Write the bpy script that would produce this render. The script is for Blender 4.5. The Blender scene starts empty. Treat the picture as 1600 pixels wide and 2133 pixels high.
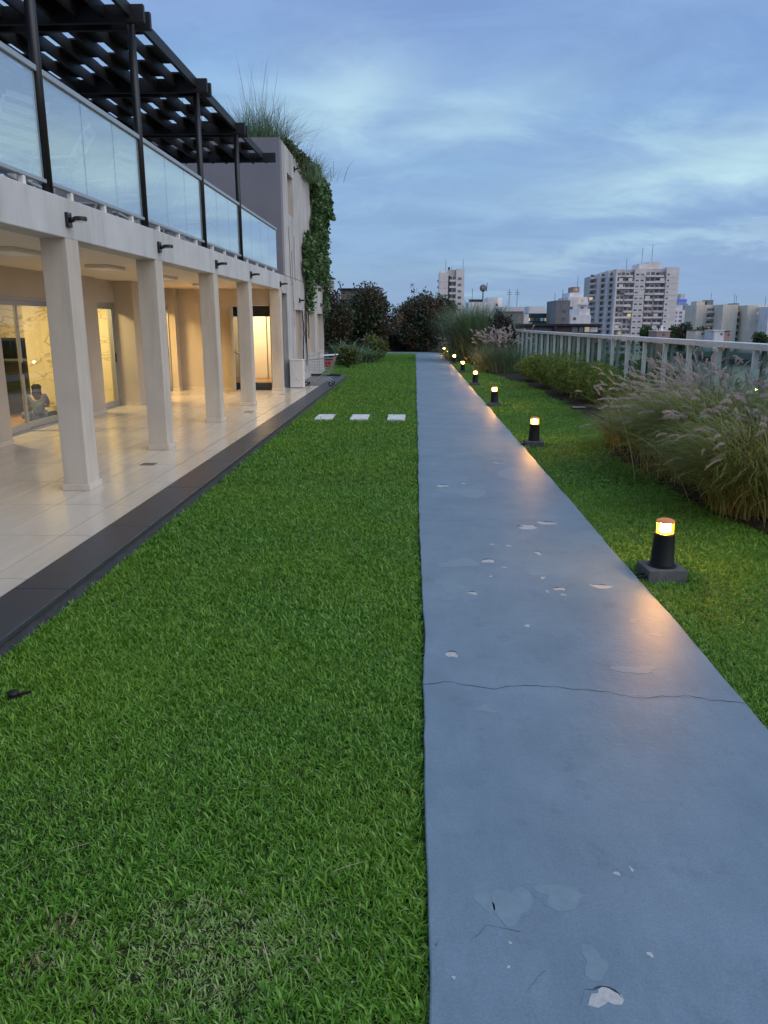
import bpy, bmesh, math, random
import numpy as np
from mathutils import Vector, Matrix

random.seed(7)
RNG = np.random.default_rng(11)
S = bpy.context.scene
COL = S.collection
R = math.radians

# ------------------------------------------------------------------ camera
cam_d = bpy.data.cameras.new('camera')
cam = bpy.data.objects.new('camera', cam_d)
COL.objects.link(cam)
S.camera = cam
cam.location = (0, 0, 1.70)
cam.rotation_euler = (R(90 - 13.884), 0, R(2.293))
cam_d.sensor_fit = 'HORIZONTAL'
cam_d.sensor_width = 36.0
cam_d.lens = 36.0
cam_d.clip_start = 0.05
cam_d.clip_end = 6000

S.view_settings.view_transform = 'Standard'
S.view_settings.look = 'None'
S.view_settings.gamma = 1.0
S.view_settings.exposure = 0.5
S.render.engine = 'CYCLES'
S.cycles.use_denoising = True
S.cycles.max_bounces = 6
S.cycles.transparent_max_bounces = 12
S.cycles.sample_clamp_indirect = 4.0
S.cycles.caustics_reflective = False
S.cycles.caustics_refractive = False

# ------------------------------------------------------------------ sky
W = bpy.data.worlds.new('World')
S.world = W
W.use_nodes = True
SUN_AZ = R(118)        # afterglow out to the right


STREAK_BRIGHT = [(0.385, 0.172, 0.22, 0.030, 0.12, 0.88), (0.75, 0.20, 0.30, 0.04, 0.05, 0.5), (0.30, 0.090, 0.26, 0.012, 0.10, 0.55), (-0.075, 0.262, 0.085, 0.036, 0.1, 0.6),
                 (0.09, 0.235, 0.12, 0.03, 0.2, 0.45), (-0.16, 0.235, 0.10, 0.03, 0.0, 0.3), (1.2, 0.12, 0.3, 0.05, 0.0, 0.6), (-0.7, 0.25, 0.3, 0.05, 0.0, 0.5), (2.4, 0.22, 0.5, 0.06, 0.0, 0.6)]
STREAK_DARK = [(0.30, 0.27, 0.26, 0.045, -0.05, 0.4), (-0.02, 0.222, 0.10, 0.014, 0.05, 0.45), (0.30, 0.125, 0.22, 0.022, 0.10, 0.35), (-0.05, 0.33, 0.2, 0.03, 0.1, 0.5), (1.3, 0.3, 0.5, 0.06, 0.0, 0.5),
               (-1.2, 0.2, 0.5, 0.06, 0.0, 0.5)]


def make_world():
    nt = W.node_tree
    N, L = nt.nodes, nt.links
    N.clear()
    out = N.new('ShaderNodeOutputWorld')
    bg = N.new('ShaderNodeBackground')
    bg.inputs['Strength'].default_value = 0.1
    L.new(bg.outputs[0], out.inputs[0])
    sky = N.new('ShaderNodeTexSky')
    sky.sky_type = 'NISHITA'
    sky.sun_disc = False
    sky.sun_elevation = R(3)
    sky.sun_rotation = SUN_AZ
    tc = N.new('ShaderNodeTexCoord')
    sep = N.new('ShaderNodeSeparateXYZ')
    L.new(tc.outputs['Generated'], sep.inputs[0])

    def math_(op, a, b=None, clamp=False):
        n = N.new('ShaderNodeMath')
        n.operation = op
        n.use_clamp = clamp
        for i, v in enumerate((a, b)):
            if v is None:
                continue
            if isinstance(v, (int, float)):
                n.inputs[i].default_value = v
            else:
                L.new(v, n.inputs[i])
        return n.outputs[0]
    z = math_('MAXIMUM', sep.outputs['Z'], 0.0)
    zz = math_('ADD', z, 0.24)
    comb = N.new('ShaderNodeCombineXYZ')
    L.new(math_('DIVIDE', sep.outputs['X'], zz), comb.inputs[0])
    L.new(math_('DIVIDE', sep.outputs['Y'], zz), comb.inputs[1])

    def noise(scale, detail, loc, sc=(1, 1, 1), rough=0.5, dist=0.0, rot=0.0):
        mp = N.new('ShaderNodeMapping')
        mp.inputs['Location'].default_value = loc
        mp.inputs['Scale'].default_value = sc
        mp.inputs['Rotation'].default_value = (0, 0, rot)
        L.new(comb.outputs[0], mp.inputs[0])
        n = N.new('ShaderNodeTexNoise')
        n.inputs['Scale'].default_value = scale
        n.inputs['Detail'].default_value = detail
        n.inputs['Roughness'].default_value = rough
        n.inputs['Distortion'].default_value = dist
        L.new(mp.outputs[0], n.inputs['Vector'])
        return n.outputs['Fac']

    def ramp(fac, stops):
        r = N.new('ShaderNodeValToRGB')
        r.color_ramp.interpolation = 'EASE'
        el = r.color_ramp.elements
        while len(el) < len(stops):
            el.new(0.5)
        for e, (p, c) in zip(el, stops):
            e.position = p
            e.color = (*c, 1)
        L.new(fac, r.inputs[0])
        return r.outputs[0]

    def mix(fac, a, b, blend='MIX'):
        m = N.new('ShaderNodeMix')
        m.data_type = 'RGBA'
        m.blend_type = blend
        if isinstance(fac, (int, float)):
            m.inputs[0].default_value = fac
        else:
            L.new(fac, m.inputs[0])
        for i, v in ((6, a), (7, b)):
            if isinstance(v, tuple):
                m.inputs[i].default_value = (*v, 1)
            else:
                L.new(v, m.inputs[i])
        return m.outputs[2]
    # clear twilight air: paler towards the horizon
    air = ramp(z, [(0.0, (2.05, 3.4, 5.05)), (0.10, (1.95, 3.3, 5.4)), (0.40, (1.85, 3.35, 5.9)), (1.0, (6.2, 8.3, 10.6))])
    # lavender cloud sheets with soft edges
    n1 = noise(1.15, 6, (3.1, 0.6, 0), (0.8, 1.0, 1), 0.55, 0.5, 0.35)
    cover = ramp(n1, [(0.40, (0, 0, 0)), (0.62, (1, 1, 1))])
    c1 = mix(cover, air, (1.8, 2.88, 5.25))
    # brighter breaks in the cloud
    n2 = noise(1.6, 7, (0.4, 7.3, 0), (0.7, 1.15, 1), 0.6, 0.6, 0.25)
    brk = ramp(n2, [(0.56, (0, 0, 0)), (0.72, (1, 1, 1))])
    c2 = mix(math_('MULTIPLY', brk, 0.62), c1, (3.3, 5.2, 6.5))
    # broad streaks of the cloud sheet: (azimuth, elevation, half widths, slope, weight)
    az = math_('ARCTAN2', sep.outputs['X'], sep.outputs['Y'])
    el = math_('ARCSINE', sep.outputs['Z'])
    nw = noise(2.3, 6, (5, 1, 0), (0.8, 1.1, 1), 0.62, 0.6, 0.3)

    def streaks(lst):
        tot = None
        for a0, e0, wa, we, sl, k in lst:
            da = math_('SUBTRACT', az, a0)
            de = math_('SUBTRACT', math_('SUBTRACT', el, e0), math_('MULTIPLY', da, sl))
            de = math_('ADD', de, math_('MULTIPLY', math_('SUBTRACT', nw, 0.5), 0.10))
            qa = math_('POWER', math_('ABSOLUTE', math_('DIVIDE', da, wa)), 2.0)
            qe = math_('POWER', math_('ABSOLUTE', math_('DIVIDE', de, we)), 2.0)
            g = math_('MULTIPLY', math_('POWER', 2.718, math_('MULTIPLY', math_('ADD', qa, qe), -1.0)), k)
            g = math_('MULTIPLY', g, math_('ADD', math_('MULTIPLY', nw, 1.3), 0.35))
            tot = g if tot is None else math_('ADD', tot, g)
        return math_('MINIMUM', tot, 1.0)
    c2 = mix(streaks(STREAK_DARK), c2, (1.65, 2.75, 5.3))
    c2 = mix(streaks(STREAK_BRIGHT), c2, (3.9, 5.75, 6.75))
    # finer veil
    n3 = noise(3.6, 6, (9, 2, 0), (0.7, 1.15, 1), 0.62, 0.6, 0.3)
    veil = ramp(n3, [(0.3, (0.90, 0.91, 0.94)), (0.7, (1.09, 1.08, 1.05))])
    c3 = mix(1.0, c2, veil, 'MULTIPLY')
    hz = math_('SUBTRACT', 1.0, math_('MULTIPLY', z, 9.0), True)
    c4 = mix(math_('MULTIPLY', hz, 0.7), c3, (2.2, 3.45, 4.9))
    fin = mix(0.12, c4, sky.outputs[0])
    L.new(fin, bg.inputs['Color'])


make_world()

sun_d = bpy.data.lights.new('sun', 'SUN')
sun_d.energy = 1.2
sun_d.angle = R(70)
sun_d.color = (1.0, 0.88, 0.77)
sun = bpy.data.objects.new('sun', sun_d)
COL.objects.link(sun)
_d = Vector((math.sin(SUN_AZ) * math.cos(R(34)), math.cos(SUN_AZ) * math.cos(R(34)), math.sin(R(34))))
sun.rotation_euler = (-_d).to_track_quat('-Z', 'Y').to_euler()
sun.location = (20, -20, 20)

# ------------------------------------------------------------------ helpers
M = {}


def mat(name, col, rough=0.7, spec=0.4, metal=0.0, var=None, bump=None, streak=None, col2=None, emit=None, coat=0.0):
    """procedural Principled material; var=(scale, amount) mottling, streak=(xy scale, z scale, amount) run-off marks,
    bump=(scale, strength), col2 = second colour of the mottling"""
    m = bpy.data.materials.new(name)
    m.use_nodes = True
    nt = m.node_tree
    N, L = nt.nodes, nt.links
    b = N['Principled BSDF']
    b.inputs['Base Color'].default_value = (*col, 1)
    b.inputs['Roughness'].default_value = rough
    b.inputs['Specular IOR Level'].default_value = spec
    b.inputs['Metallic'].default_value = metal
    b.inputs['Coat Weight'].default_value = coat
    if emit:
        b.inputs['Emission Color'].default_value = (*emit[0], 1)
        b.inputs['Emission Strength'].default_value = emit[1]
    geo = N.new('ShaderNodeNewGeometry')
    cur = None
    if var:
        n = N.new('ShaderNodeTexNoise')
        n.inputs['Scale'].default_value = var[0]
        n.inputs['Detail'].default_value = 6
        n.inputs['Roughness'].default_value = 0.6
        L.new(geo.outputs['Position'], n.inputs['Vector'])
        r = N.new('ShaderNodeValToRGB')
        c2 = col2 or tuple(c * (1 - var[1]) for c in col)
        c1 = col if col2 else tuple(min(1, c * (1 + var[1] * 0.5)) for c in col)
        r.color_ramp.elements[0].position = 0.32
        r.color_ramp.elements[0].color = (*c2, 1)
        r.color_ramp.elements[1].position = 0.68
        r.color_ramp.elements[1].color = (*c1, 1)
        L.new(n.outputs['Fac'], r.inputs[0])
        cur = r.outputs[0]
        mr = N.new('ShaderNodeMapRange')
        mr.inputs['To Min'].default_value = max(0.02, rough - 0.10)
        mr.inputs['To Max'].default_value = min(1, rough + 0.10)
        L.new(n.outputs['Fac'], mr.inputs['Value'])
        L.new(mr.outputs[0], b.inputs['Roughness'])
    if streak:
        mp = N.new('ShaderNodeMapping')
        mp.inputs['Scale'].default_value = (streak[0], streak[0], streak[1])
        L.new(geo.outputs['Position'], mp.inputs[0])
        n = N.new('ShaderNodeTexNoise')
        n.inputs['Scale'].default_value = 1.0
        n.inputs['Detail'].default_value = 5
        n.inputs['Roughness'].default_value = 0.65
        L.new(mp.outputs[0], n.inputs['Vector'])
        r = N.new('ShaderNodeValToRGB')
        r.color_ramp.elements[0].position = 0.30
        k = 1 - streak[2]
        r.color_ramp.elements[0].color = (k, k, k * 0.98, 1)
        r.color_ramp.elements[1].position = 0.52
        r.color_ramp.elements[1].color = (1, 1, 1, 1)
        L.new(n.outputs['Fac'], r.inputs[0])
        mx = N.new('ShaderNodeMix')
        mx.data_type = 'RGBA'
        mx.blend_type = 'MULTIPLY'
        mx.inputs[0].default_value = 1
        if cur is None:
            mx.inputs[6].default_value = (*col, 1)
        else:
            L.new(cur, mx.inputs[6])
        L.new(r.outputs[0], mx.inputs[7])
        cur = mx.outputs[2]
    if cur is not None:
        L.new(cur, b.inputs['Base Color'])
    if bump:
        n = N.new('ShaderNodeTexNoise')
        n.inputs['Scale'].default_value = bump[0]
        n.inputs['Detail'].default_value = 4
        L.new(geo.outputs['Position'], n.inputs['Vector'])
        bp = N.new('ShaderNodeBump')
        bp.inputs['Strength'].default_value = bump[1]
        bp.inputs['Distance'].default_value = 0.01
        L.new(n.outputs['Fac'], bp.inputs['Height'])
        L.new(bp.outputs[0], b.inputs['Normal'])
    M[name] = m
    return m


def glass_mat(name, tint=(0.92, 0.97, 0.97), ior=1.5, milky=0.0, rough=0.0, boost=1.0, base=0.0, milk_col=(0.8, 0.88, 0.9)):
    m = bpy.data.materials.new(name)
    m.use_nodes = True
    nt = m.node_tree
    N, L = nt.nodes, nt.links
    N.clear()
    out = N.new('ShaderNodeOutputMaterial')
    tr = N.new('ShaderNodeBsdfTransparent')
    tr.inputs[0].default_value = (*tint, 1)
    gl = N.new('ShaderNodeBsdfGlossy')
    gl.inputs['Roughness'].default_value = rough
    gl.inputs['Color'].default_value = (1, 1, 1, 1)
    fr = N.new('ShaderNodeFresnel')
    fr.inputs[0].default_value = ior
    # back faces: use the same outside IOR so both sides reflect alike
    geo = N.new('ShaderNodeNewGeometry')
    mr = N.new('ShaderNodeMapRange')
    mr.inputs['To Min'].default_value = ior
    mr.inputs['To Max'].default_value = 1.0 / ior
    L.new(geo.outputs['Backfacing'], mr.inputs['Value'])
    L.new(mr.outputs[0], fr.inputs[0])
    k = N.new('ShaderNodeMath')
    k.operation = 'MULTIPLY_ADD'
    k.use_clamp = True
    k.inputs[1].default_value = boost
    k.inputs[2].default_value = base
    L.new(fr.outputs[0], k.inputs[0])
    a = tr.outputs[0]
    if milky > 0:
        df = N.new('ShaderNodeBsdfDiffuse')
        df.inputs[0].default_value = (*milk_col, 1)
        mm = N.new('ShaderNodeMixShader')
        mm.inputs[0].default_value = milky
        L.new(tr.outputs[0], mm.inputs[1])
        L.new(df.outputs[0], mm.inputs[2])
        a = mm.outputs[0]
    mx = N.new('ShaderNodeMixShader')
    L.new(k.outputs[0], mx.inputs[0])
    L.new(a, mx.inputs[1])
    L.new(gl.outputs[0], mx.inputs[2])
    L.new(mx.outputs[0], out.inputs[0])
    M[name] = m
    return m


def emit_mat(name, col, strength):
    m = bpy.data.materials.new(name)
    m.use_nodes = True
    nt = m.node_tree
    nt.nodes.clear()
    o = nt.nodes.new('ShaderNodeOutputMaterial')
    e = nt.nodes.new('ShaderNodeEmission')
    e.inputs[0].default_value = (*col, 1)
    e.inputs[1].default_value = strength
    nt.links.new(e.outputs[0], o.inputs[0])
    M[name] = m
    return m


def leaf_mat(name, stops, rough=0.5, spec=0.35, trans=0.25, patch=None):
    """foliage: colour by the per-leaf attribute 'rnd'; patch=(scale, colour, amount) adds broad patches of another tint"""
    m = bpy.data.materials.new(name)
    m.use_nodes = True
    nt = m.node_tree
    N, L = nt.nodes, nt.links
    b = N['Principled BSDF']
    b.inputs['Roughness'].default_value = rough
    b.inputs['Specular IOR Level'].default_value = spec
    at = N.new('ShaderNodeAttribute')
    at.attribute_name = 'rnd'
    r = N.new('ShaderNodeValToRGB')
    el = r.color_ramp.elements
    while len(el) < len(stops):
        el.new(0.5)
    for e, (p, c) in zip(el, stops):
        e.position = p
        e.color = (*c, 1)
    L.new(at.outputs['Fac'], r.inputs[0])
    cur = r.outputs[0]
    if patch:
        geo = N.new('ShaderNodeNewGeometry')
        n = N.new('ShaderNodeTexNoise')
        n.inputs['Scale'].default_value = patch[0]
        n.inputs['Detail'].default_value = 3
        L.new(geo.outputs['Position'], n.inputs['Vector'])
        mr = N.new('ShaderNodeMapRange')
        mr.inputs['From Min'].default_value = 0.42
        mr.inputs['From Max'].default_value = 0.66
        mr.inputs['To Max'].default_value = patch[2]
        L.new(n.outputs['Fac'], mr.inputs['Value'])
        mx = N.new('ShaderNodeMix')
        mx.data_type = 'RGBA'
        L.new(mr.outputs[0], mx.inputs[0])
        L.new(cur, mx.inputs[6])
        mx.inputs[7].default_value = (*patch[1], 1)
        cur = mx.outputs[2]
    L.new(cur, b.inputs['Base Color'])
    if trans > 0:
        out = N['Material Output']
        t = N.new('ShaderNodeBsdfTranslucent')
        L.new(cur, t.inputs[0])
        ms = N.new('ShaderNodeMixShader')
        ms.inputs[0].default_value = trans
        L.new(b.outputs[0], ms.inputs[1])
        L.new(t.outputs[0], ms.inputs[2])
        L.new(ms.outputs[0], out.inputs[0])
    M[name] = m
    return m


def root_loc(o):
    while o.parent:
        o = o.parent
    return np.array(o.location)


def link(name, me, mats=None, parent=None, smooth=False, bevel=0.0, shift=True):
    o = bpy.data.objects.new(name, me)
    COL.objects.link(o)
    if mats is not None and not me.materials:
        for k in (mats if isinstance(mats, (list, tuple)) else [mats]):
            me.materials.append(M[k] if isinstance(k, str) else k)
    if parent is not None:
        if shift:
            r = root_loc(parent)
            if np.any(r != 0):
                me.transform(Matrix.Translation(Vector(-r)))
        o.parent = parent
    if smooth:
        me.polygons.foreach_set('use_smooth', [True] * len(me.polygons))
    if bevel > 0:
        bv = o.modifiers.new('bevel', 'BEVEL')
        bv.width = bevel
        bv.segments = 2
        bv.limit_method = 'ANGLE'
    return o


class MB:
    def __init__(s):
        s.v, s.f = [], []

    def box(s, x0, x1, y0, y1, z0, z1):
        n = len(s.v)
        s.v += [(x0, y0, z0), (x1, y0, z0), (x1, y1, z0), (x0, y1, z0), (x0, y0, z1), (x1, y0, z1), (x1, y1, z1), (x0, y1, z1)]
        s.f += [(n, n + 3, n + 2, n + 1), (n + 4, n + 5, n + 6, n + 7), (n, n + 1, n + 5, n + 4), (n + 1, n + 2, n + 6, n + 5),
                (n + 2, n + 3, n + 7, n + 6), (n + 3, n, n + 4, n + 7)]
        return s

    def poly(s, pts):
        n = len(s.v)
        s.v += [tuple(p) for p in pts]
        s.f.append(tuple(range(n, n + len(pts))))
        return s

    def prism(s, pts, d):
        """closed polygon pts extruded by the vector d"""
        n, k = len(s.v), len(pts)
        s.v += [tuple(p) for p in pts] + [tuple(np.array(p) + np.array(d)) for p in pts]
        s.f.append(tuple(range(n + k - 1, n - 1, -1)))
        s.f.append(tuple(range(n + k, n + 2 * k)))
        for i in range(k):
            j = (i + 1) % k
            s.f.append((n + i, n + j, n + k + j, n + k + i))
        return s

    def tube(s, pts, rad, n=8, cap=True):
        pts = [np.array(p, float) for p in pts]
        if not hasattr(rad, '__len__'):
            rad = [rad] * len(pts)
        rings = []
        prev = None
        for i, p in enumerate(pts):
            a = pts[max(0, i - 1)]
            b = pts[min(len(pts) - 1, i + 1)]
            t = b - a
            t /= (np.linalg.norm(t) + 1e-9)
            ref = prev if prev is not None else (np.array([0, 0, 1.]) if abs(t[2]) < 0.9 else np.array([1., 0, 0]))
            u = ref - t * ref.dot(t)
            u /= (np.linalg.norm(u) + 1e-9)
            prev = u
            w = np.cross(t, u)
            st = len(s.v)
            for k in range(n):
                an = 2 * math.pi * k / n
                s.v.append(tuple(p + rad[i] * (math.cos(an) * u + math.sin(an) * w)))
            rings.append(st)
        for a, b in zip(rings[:-1], rings[1:]):
            for k in range(n):
                j = (k + 1) % n
                s.f.append((a + k, a + j, b + j, b + k))
        if cap:
            s.f.append(tuple(rings[0] + k for k in range(n - 1, -1, -1)))
            s.f.append(tuple(rings[-1] + k for k in range(n)))
        return s

    def lathe(s, prof, n=24, c=(0, 0, 0)):
        """profile [(r, z)] turned about the vertical through c"""
        rings = []
        for r, z in prof:
            st = len(s.v)
            for k in range(n):
                a = 2 * math.pi * k / n
                s.v.append((c[0] + r * math.cos(a), c[1] + r * math.sin(a), c[2] + z))
            rings.append(st)
        for a, b in zip(rings[:-1], rings[1:]):
            for k in range(n):
                j = (k + 1) % n
                s.f.append((a + k, a + j, b + j, b + k))
        s.f.append(tuple(rings[0] + k for k in range(n - 1, -1, -1)))
        s.f.append(tuple(rings[-1] + k for k in range(n)))
        return s

    def wall(s, axis, p0, p1, a0, a1, z0, z1, holes):
        """slab between p0 and p1 along axis ('x' or 'y'), spanning a0..a1 and z0..z1, with rectangular holes (a0,a1,z0,z1)"""
        A = sorted({a0, a1, *[h[0] for h in holes], *[h[1] for h in holes]})
        Z = sorted({z0, z1, *[h[2] for h in holes], *[h[3] for h in holes]})
        A = [a for a in A if a0 <= a <= a1]
        Z = [z for z in Z if z0 <= z <= z1]

        def pt(p, a, z):
            return (p, a, z) if axis == 'x' else (a, p, z)

        def solid(i, j):
            if not (0 <= i < len(A) - 1 and 0 <= j < len(Z) - 1):
                return False
            a, z = (A[i] + A[i + 1]) / 2, (Z[j] + Z[j + 1]) / 2
            return not any(h[0] < a < h[1] and h[2] < z < h[3] for h in holes)
        for i in range(len(A) - 1):
            for j in range(len(Z) - 1):
                if not solid(i, j):
                    continue
                b, t, zl, zh = A[i], A[i + 1], Z[j], Z[j + 1]
                s.poly([pt(p0, b, zl), pt(p0, t, zl), pt(p0, t, zh), pt(p0, b, zh)])
                s.poly([pt(p1, b, zl), pt(p1, b, zh), pt(p1, t, zh), pt(p1, t, zl)])
                if not solid(i - 1, j):
                    s.poly([pt(p0, b, zl), pt(p0, b, zh), pt(p1, b, zh), pt(p1, b, zl)])
                if not solid(i + 1, j):
                    s.poly([pt(p0, t, zl), pt(p1, t, zl), pt(p1, t, zh), pt(p0, t, zh)])
                if not solid(i, j - 1):
                    s.poly([pt(p0, b, zl), pt(p1, b, zl), pt(p1, t, zl), pt(p0, t, zl)])
                if not solid(i, j + 1):
                    s.poly([pt(p0, b, zh), pt(p0, t, zh), pt(p1, t, zh), pt(p1, b, zh)])
        return s

    def mesh(s, name):
        me = bpy.data.meshes.new(name)
        me.from_pydata(s.v, [], s.f)
        me.update()
        return me

    def build(s, name, m, parent=None, smooth=False, bevel=0.0):
        return link(name, s.mesh(name), m, parent, smooth, bevel)


def box(name, m, parent, x0, x1, y0, y1, z0, z1, bevel=0.0):
    return MB().box(x0, x1, y0, y1, z0, z1).build(name, m, parent, bevel=bevel)


def np_mesh(name, verts, faces, rnd=None):
    """verts (N,3), faces (F,4) or (F,3); rnd one value per vertex"""
    me = bpy.data.meshes.new(name)
    verts = np.ascontiguousarray(verts, np.float32)
    faces = np.ascontiguousarray(faces, np.int32)
    k = faces.shape[1]
    me.vertices.add(len(verts))
    me.vertices.foreach_set('co', verts.ravel())
    me.loops.add(faces.size)
    me.loops.foreach_set('vertex_index', faces.ravel())
    me.polygons.add(len(faces))
    me.polygons.foreach_set('loop_start', np.arange(0, faces.size, k, dtype=np.int32))
    if rnd is not None:
        at = me.attributes.new('rnd', 'FLOAT', 'POINT')
        at.data.foreach_set('value', np.ascontiguousarray(rnd, np.float32))
    me.update(calc_edges=True)
    me.validate()
    return me


def ribbons(base, az, length, width, th0, th1, segs=5, power=0.8, twist=0.0, mid=0.35):
    """blades of grass: base (N,3), azimuth, length, width, angle from the vertical at foot and at tip"""
    n = len(base)
    t = np.linspace(0, 1, segs + 1)
    th = th0[:, None] + (th1 - th0)[:, None] * (t[None, :] ** 1.3)
    st = length[:, None] / segs
    dr = np.sin(th) * st
    dz = np.cos(th) * st
    r = np.concatenate([np.zeros((n, 1)), np.cumsum((dr[:, :-1] + dr[:, 1:]) / 2, 1)], 1)
    z = np.concatenate([np.zeros((n, 1)), np.cumsum((dz[:, :-1] + dz[:, 1:]) / 2, 1)], 1)
    ca, sa = np.cos(az)[:, None], np.sin(az)[:, None]
    p = np.stack([base[:, 0:1] + r * ca, base[:, 1:2] + r * sa, base[:, 2:3] + z], 2)
    prof = np.minimum(1.0, (t / mid) * 0.4 + 0.6) * (1 - t ** 2.2) ** power
    w = width[:, None] * 0.5 * prof[None, :]
    tw = az[:, None] + math.pi / 2 + (twist * RNG.standard_normal(n))[:, None] * np.ones_like(t)[None, :]
    side = np.stack([np.cos(tw) * w, np.sin(tw) * w, np.zeros_like(w)], 2)
    v = np.stack([p - side, p + side], 2)                      # n, segs+1, 2, 3
    idx = np.arange(n * (segs + 1) * 2).reshape(n, segs + 1, 2)
    f = np.stack([idx[:, :-1, 0], idx[:, :-1, 1], idx[:, 1:, 1], idx[:, 1:, 0]], 3 - 1).reshape(-1, 4)
    return v.reshape(-1, 3), f, p, (segs + 1) * 2


def leaves(pos, size, aspect=0.5, up=0.3, jitter=0.3, outward=None):
    """kite-shaped leaves at pos (N,3), random directions biased upward and outward"""
    n = len(pos)
    d = RNG.standard_normal((n, 3))
    d[:, 2] += up
    if outward is not None:
        d += outward
    d /= np.linalg.norm(d, axis=1)[:, None]
    q = RNG.standard_normal((n, 3))
    w = np.cross(d, q)
    w /= (np.linalg.norm(w, axis=1)[:, None] + 1e-9)
    nn = np.cross(d, w)
    L = size * (1 + jitter * RNG.standard_normal(n)).clip(0.4, 2)
    L = L[:, None]
    a = pos
    b = pos + d * L * 0.45 + w * L * aspect * 0.5 + nn * L * 0.06
    c = pos + d * L
    e = pos + d * L * 0.45 - w * L * aspect * 0.5 + nn * L * 0.06
    v = np.stack([a, b, c, e], 1).reshape(-1, 3)
    f = np.arange(n * 4).reshape(n, 4)
    return v, f


def tag(o, label=None, cat=None, group=None, kind=None):
    if label:
        o['label'] = label
    if cat:
        o['category'] = cat
    if group:
        o['group'] = group
    if kind:
        o['kind'] = kind
    return o


def thing(name, loc, label, cat, group=None):
    o = bpy.data.objects.new(name, None)
    o.empty_display_size = 0.2
    COL.objects.link(o)
    o.location = loc
    return tag(o, label, cat, group, 'thing')


def copy_tree(o, parent=None):
    c = o.copy()
    COL.objects.link(c)
    c.parent = parent
    for ch in list(o.children):
        copy_tree(ch, c)
    return c


def struct(o):
    o['kind'] = 'structure'
    return o


def fbm2(x, y, seed=0):
    """cheap smooth 2-D noise in 0..1"""
    r = np.random.default_rng(seed)
    s = np.zeros_like(x)
    tot = 0
    for i in range(5):
        a = r.uniform(0, 2 * math.pi, 3)
        f = r.uniform(0.6, 1.4, 3) * 2 ** i * 0.5
        ph = r.uniform(0, 6.28, 3)
        k = 0.62 ** i
        for j in range(3):
            s = s + k * np.sin(f[j] * (x * np.cos(a[j]) + y * np.sin(a[j])) * 2 + ph[j])
        tot += k * 3
    return 0.5 + 0.8 * s / tot

# ------------------------------------------------------------------ materials
mat('soil', (0.045, 0.036, 0.028), 0.95, 0.1, var=(9, 0.6), bump=(60, 0.8))
mat('turf_soil', (0.040, 0.048, 0.022), 0.95, 0.1, var=(14, 0.6), bump=(80, 0.8))
mat('plaster', (0.535, 0.55, 0.55), 0.85, 0.2, var=(1.6, 0.10), streak=(2.6, 0.30, 0.24), bump=(220, 0.12))
mat('cushion', (0.10, 0.09, 0.08), 0.9)
mat('plaster_in', (0.52, 0.465, 0.395), 0.85, 0.2, var=(1.2, 0.08), bump=(260, 0.12))
mat('soffit', (0.76, 0.71, 0.63), 0.9, 0.2, var=(0.9, 0.06))
mat('column_paint', (0.55, 0.505, 0.44), 0.85, 0.2, var=(1.6, 0.10), streak=(4.0, 0.35, 0.22), bump=(220, 0.12))
mat('grey_render', (0.235, 0.23, 0.25), 0.9, 0.2, var=(0.8, 0.10), bump=(150, 0.15))
mat('tower_plaster', (0.50, 0.495, 0.48), 0.9, 0.2, var=(1.5, 0.14), streak=(3.6, 0.22, 0.42), bump=(200, 0.15))
mat('skirting', (0.58, 0.53, 0.46), 0.5, 0.4, var=(9, 0.1))
mat('granite', (0.043, 0.053, 0.068), 0.34, 0.4, var=(40, 0.35))
mat('grey_tile', (0.20, 0.185, 0.18), 0.55, 0.3, var=(3, 0.2))
mat('membrane', (0.035, 0.037, 0.040), 0.55, 0.35, var=(12, 0.4), bump=(25, 0.5))
mat('grout', (0.16, 0.13, 0.10), 0.9, 0.1)
mat('aluminium', (0.44, 0.46, 0.47), 0.42, 0.5, metal=0.6, var=(12, 0.08))
mat('grey_paint', (0.64, 0.655, 0.655), 0.5, 0.4, var=(6, 0.12))
mat('black_steel', (0.012, 0.012, 0.014), 0.42, 0.5, var=(8, 0.3))
mat('black_wood', (0.014, 0.013, 0.014), 0.55, 0.4, var=(5, 0.35), bump=(40, 0.1))
mat('black_plastic', (0.012, 0.011, 0.011), 0.55, 0.35, var=(30, 0.3))
mat('rubber', (0.02, 0.02, 0.02), 0.8, 0.2)
mat('white_plastic', (0.78, 0.79, 0.80), 0.4, 0.4)
mat('white_paint', (0.76, 0.74, 0.70), 0.5, 0.4, var=(5, 0.06))
mat('white_slab', (0.68, 0.68, 0.69), 0.7, 0.3, var=(9, 0.22))
mat('chrome', (0.55, 0.56, 0.57), 0.3, 0.5, metal=0.9)
mat('red_plastic', (0.42, 0.02, 0.03), 0.4, 0.4)
mat('concrete', (0.20, 0.195, 0.185), 0.9, 0.2, var=(14, 0.35), bump=(90, 0.4))
mat('blind', (0.46, 0.37, 0.29), 0.7, 0.3, var=(2, 0.08))
mat('stem', (0.07, 0.05, 0.035), 0.9, 0.1, var=(20, 0.4))
mat('vine_stain', (0.16, 0.14, 0.13), 0.95, 0.1)
mat('bark', (0.06, 0.045, 0.035), 0.95, 0.1, var=(12, 0.5), bump=(30, 0.6))
mat('dark_glass', (0.016, 0.018, 0.020), 0.06, 0.5, var=(2, 0.3))
mat('marble_dark', (0.3, 0.3, 0.3), 0.3)
mat('wood_floor', (0.34, 0.20, 0.10), 0.35, 0.4, var=(6, 0.25))
mat('dark_furniture', (0.022, 0.020, 0.020), 0.5, 0.3, var=(4, 0.4))
mat('stone_chip', (0.47, 0.46, 0.455), 0.9, 0.2, var=(60, 0.2))
mat('old_coat', (0.185, 0.25, 0.30), 0.48, 0.3, var=(25, 0.12))
mat('crack', (0.045, 0.047, 0.05), 0.95, 0.1)
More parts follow.
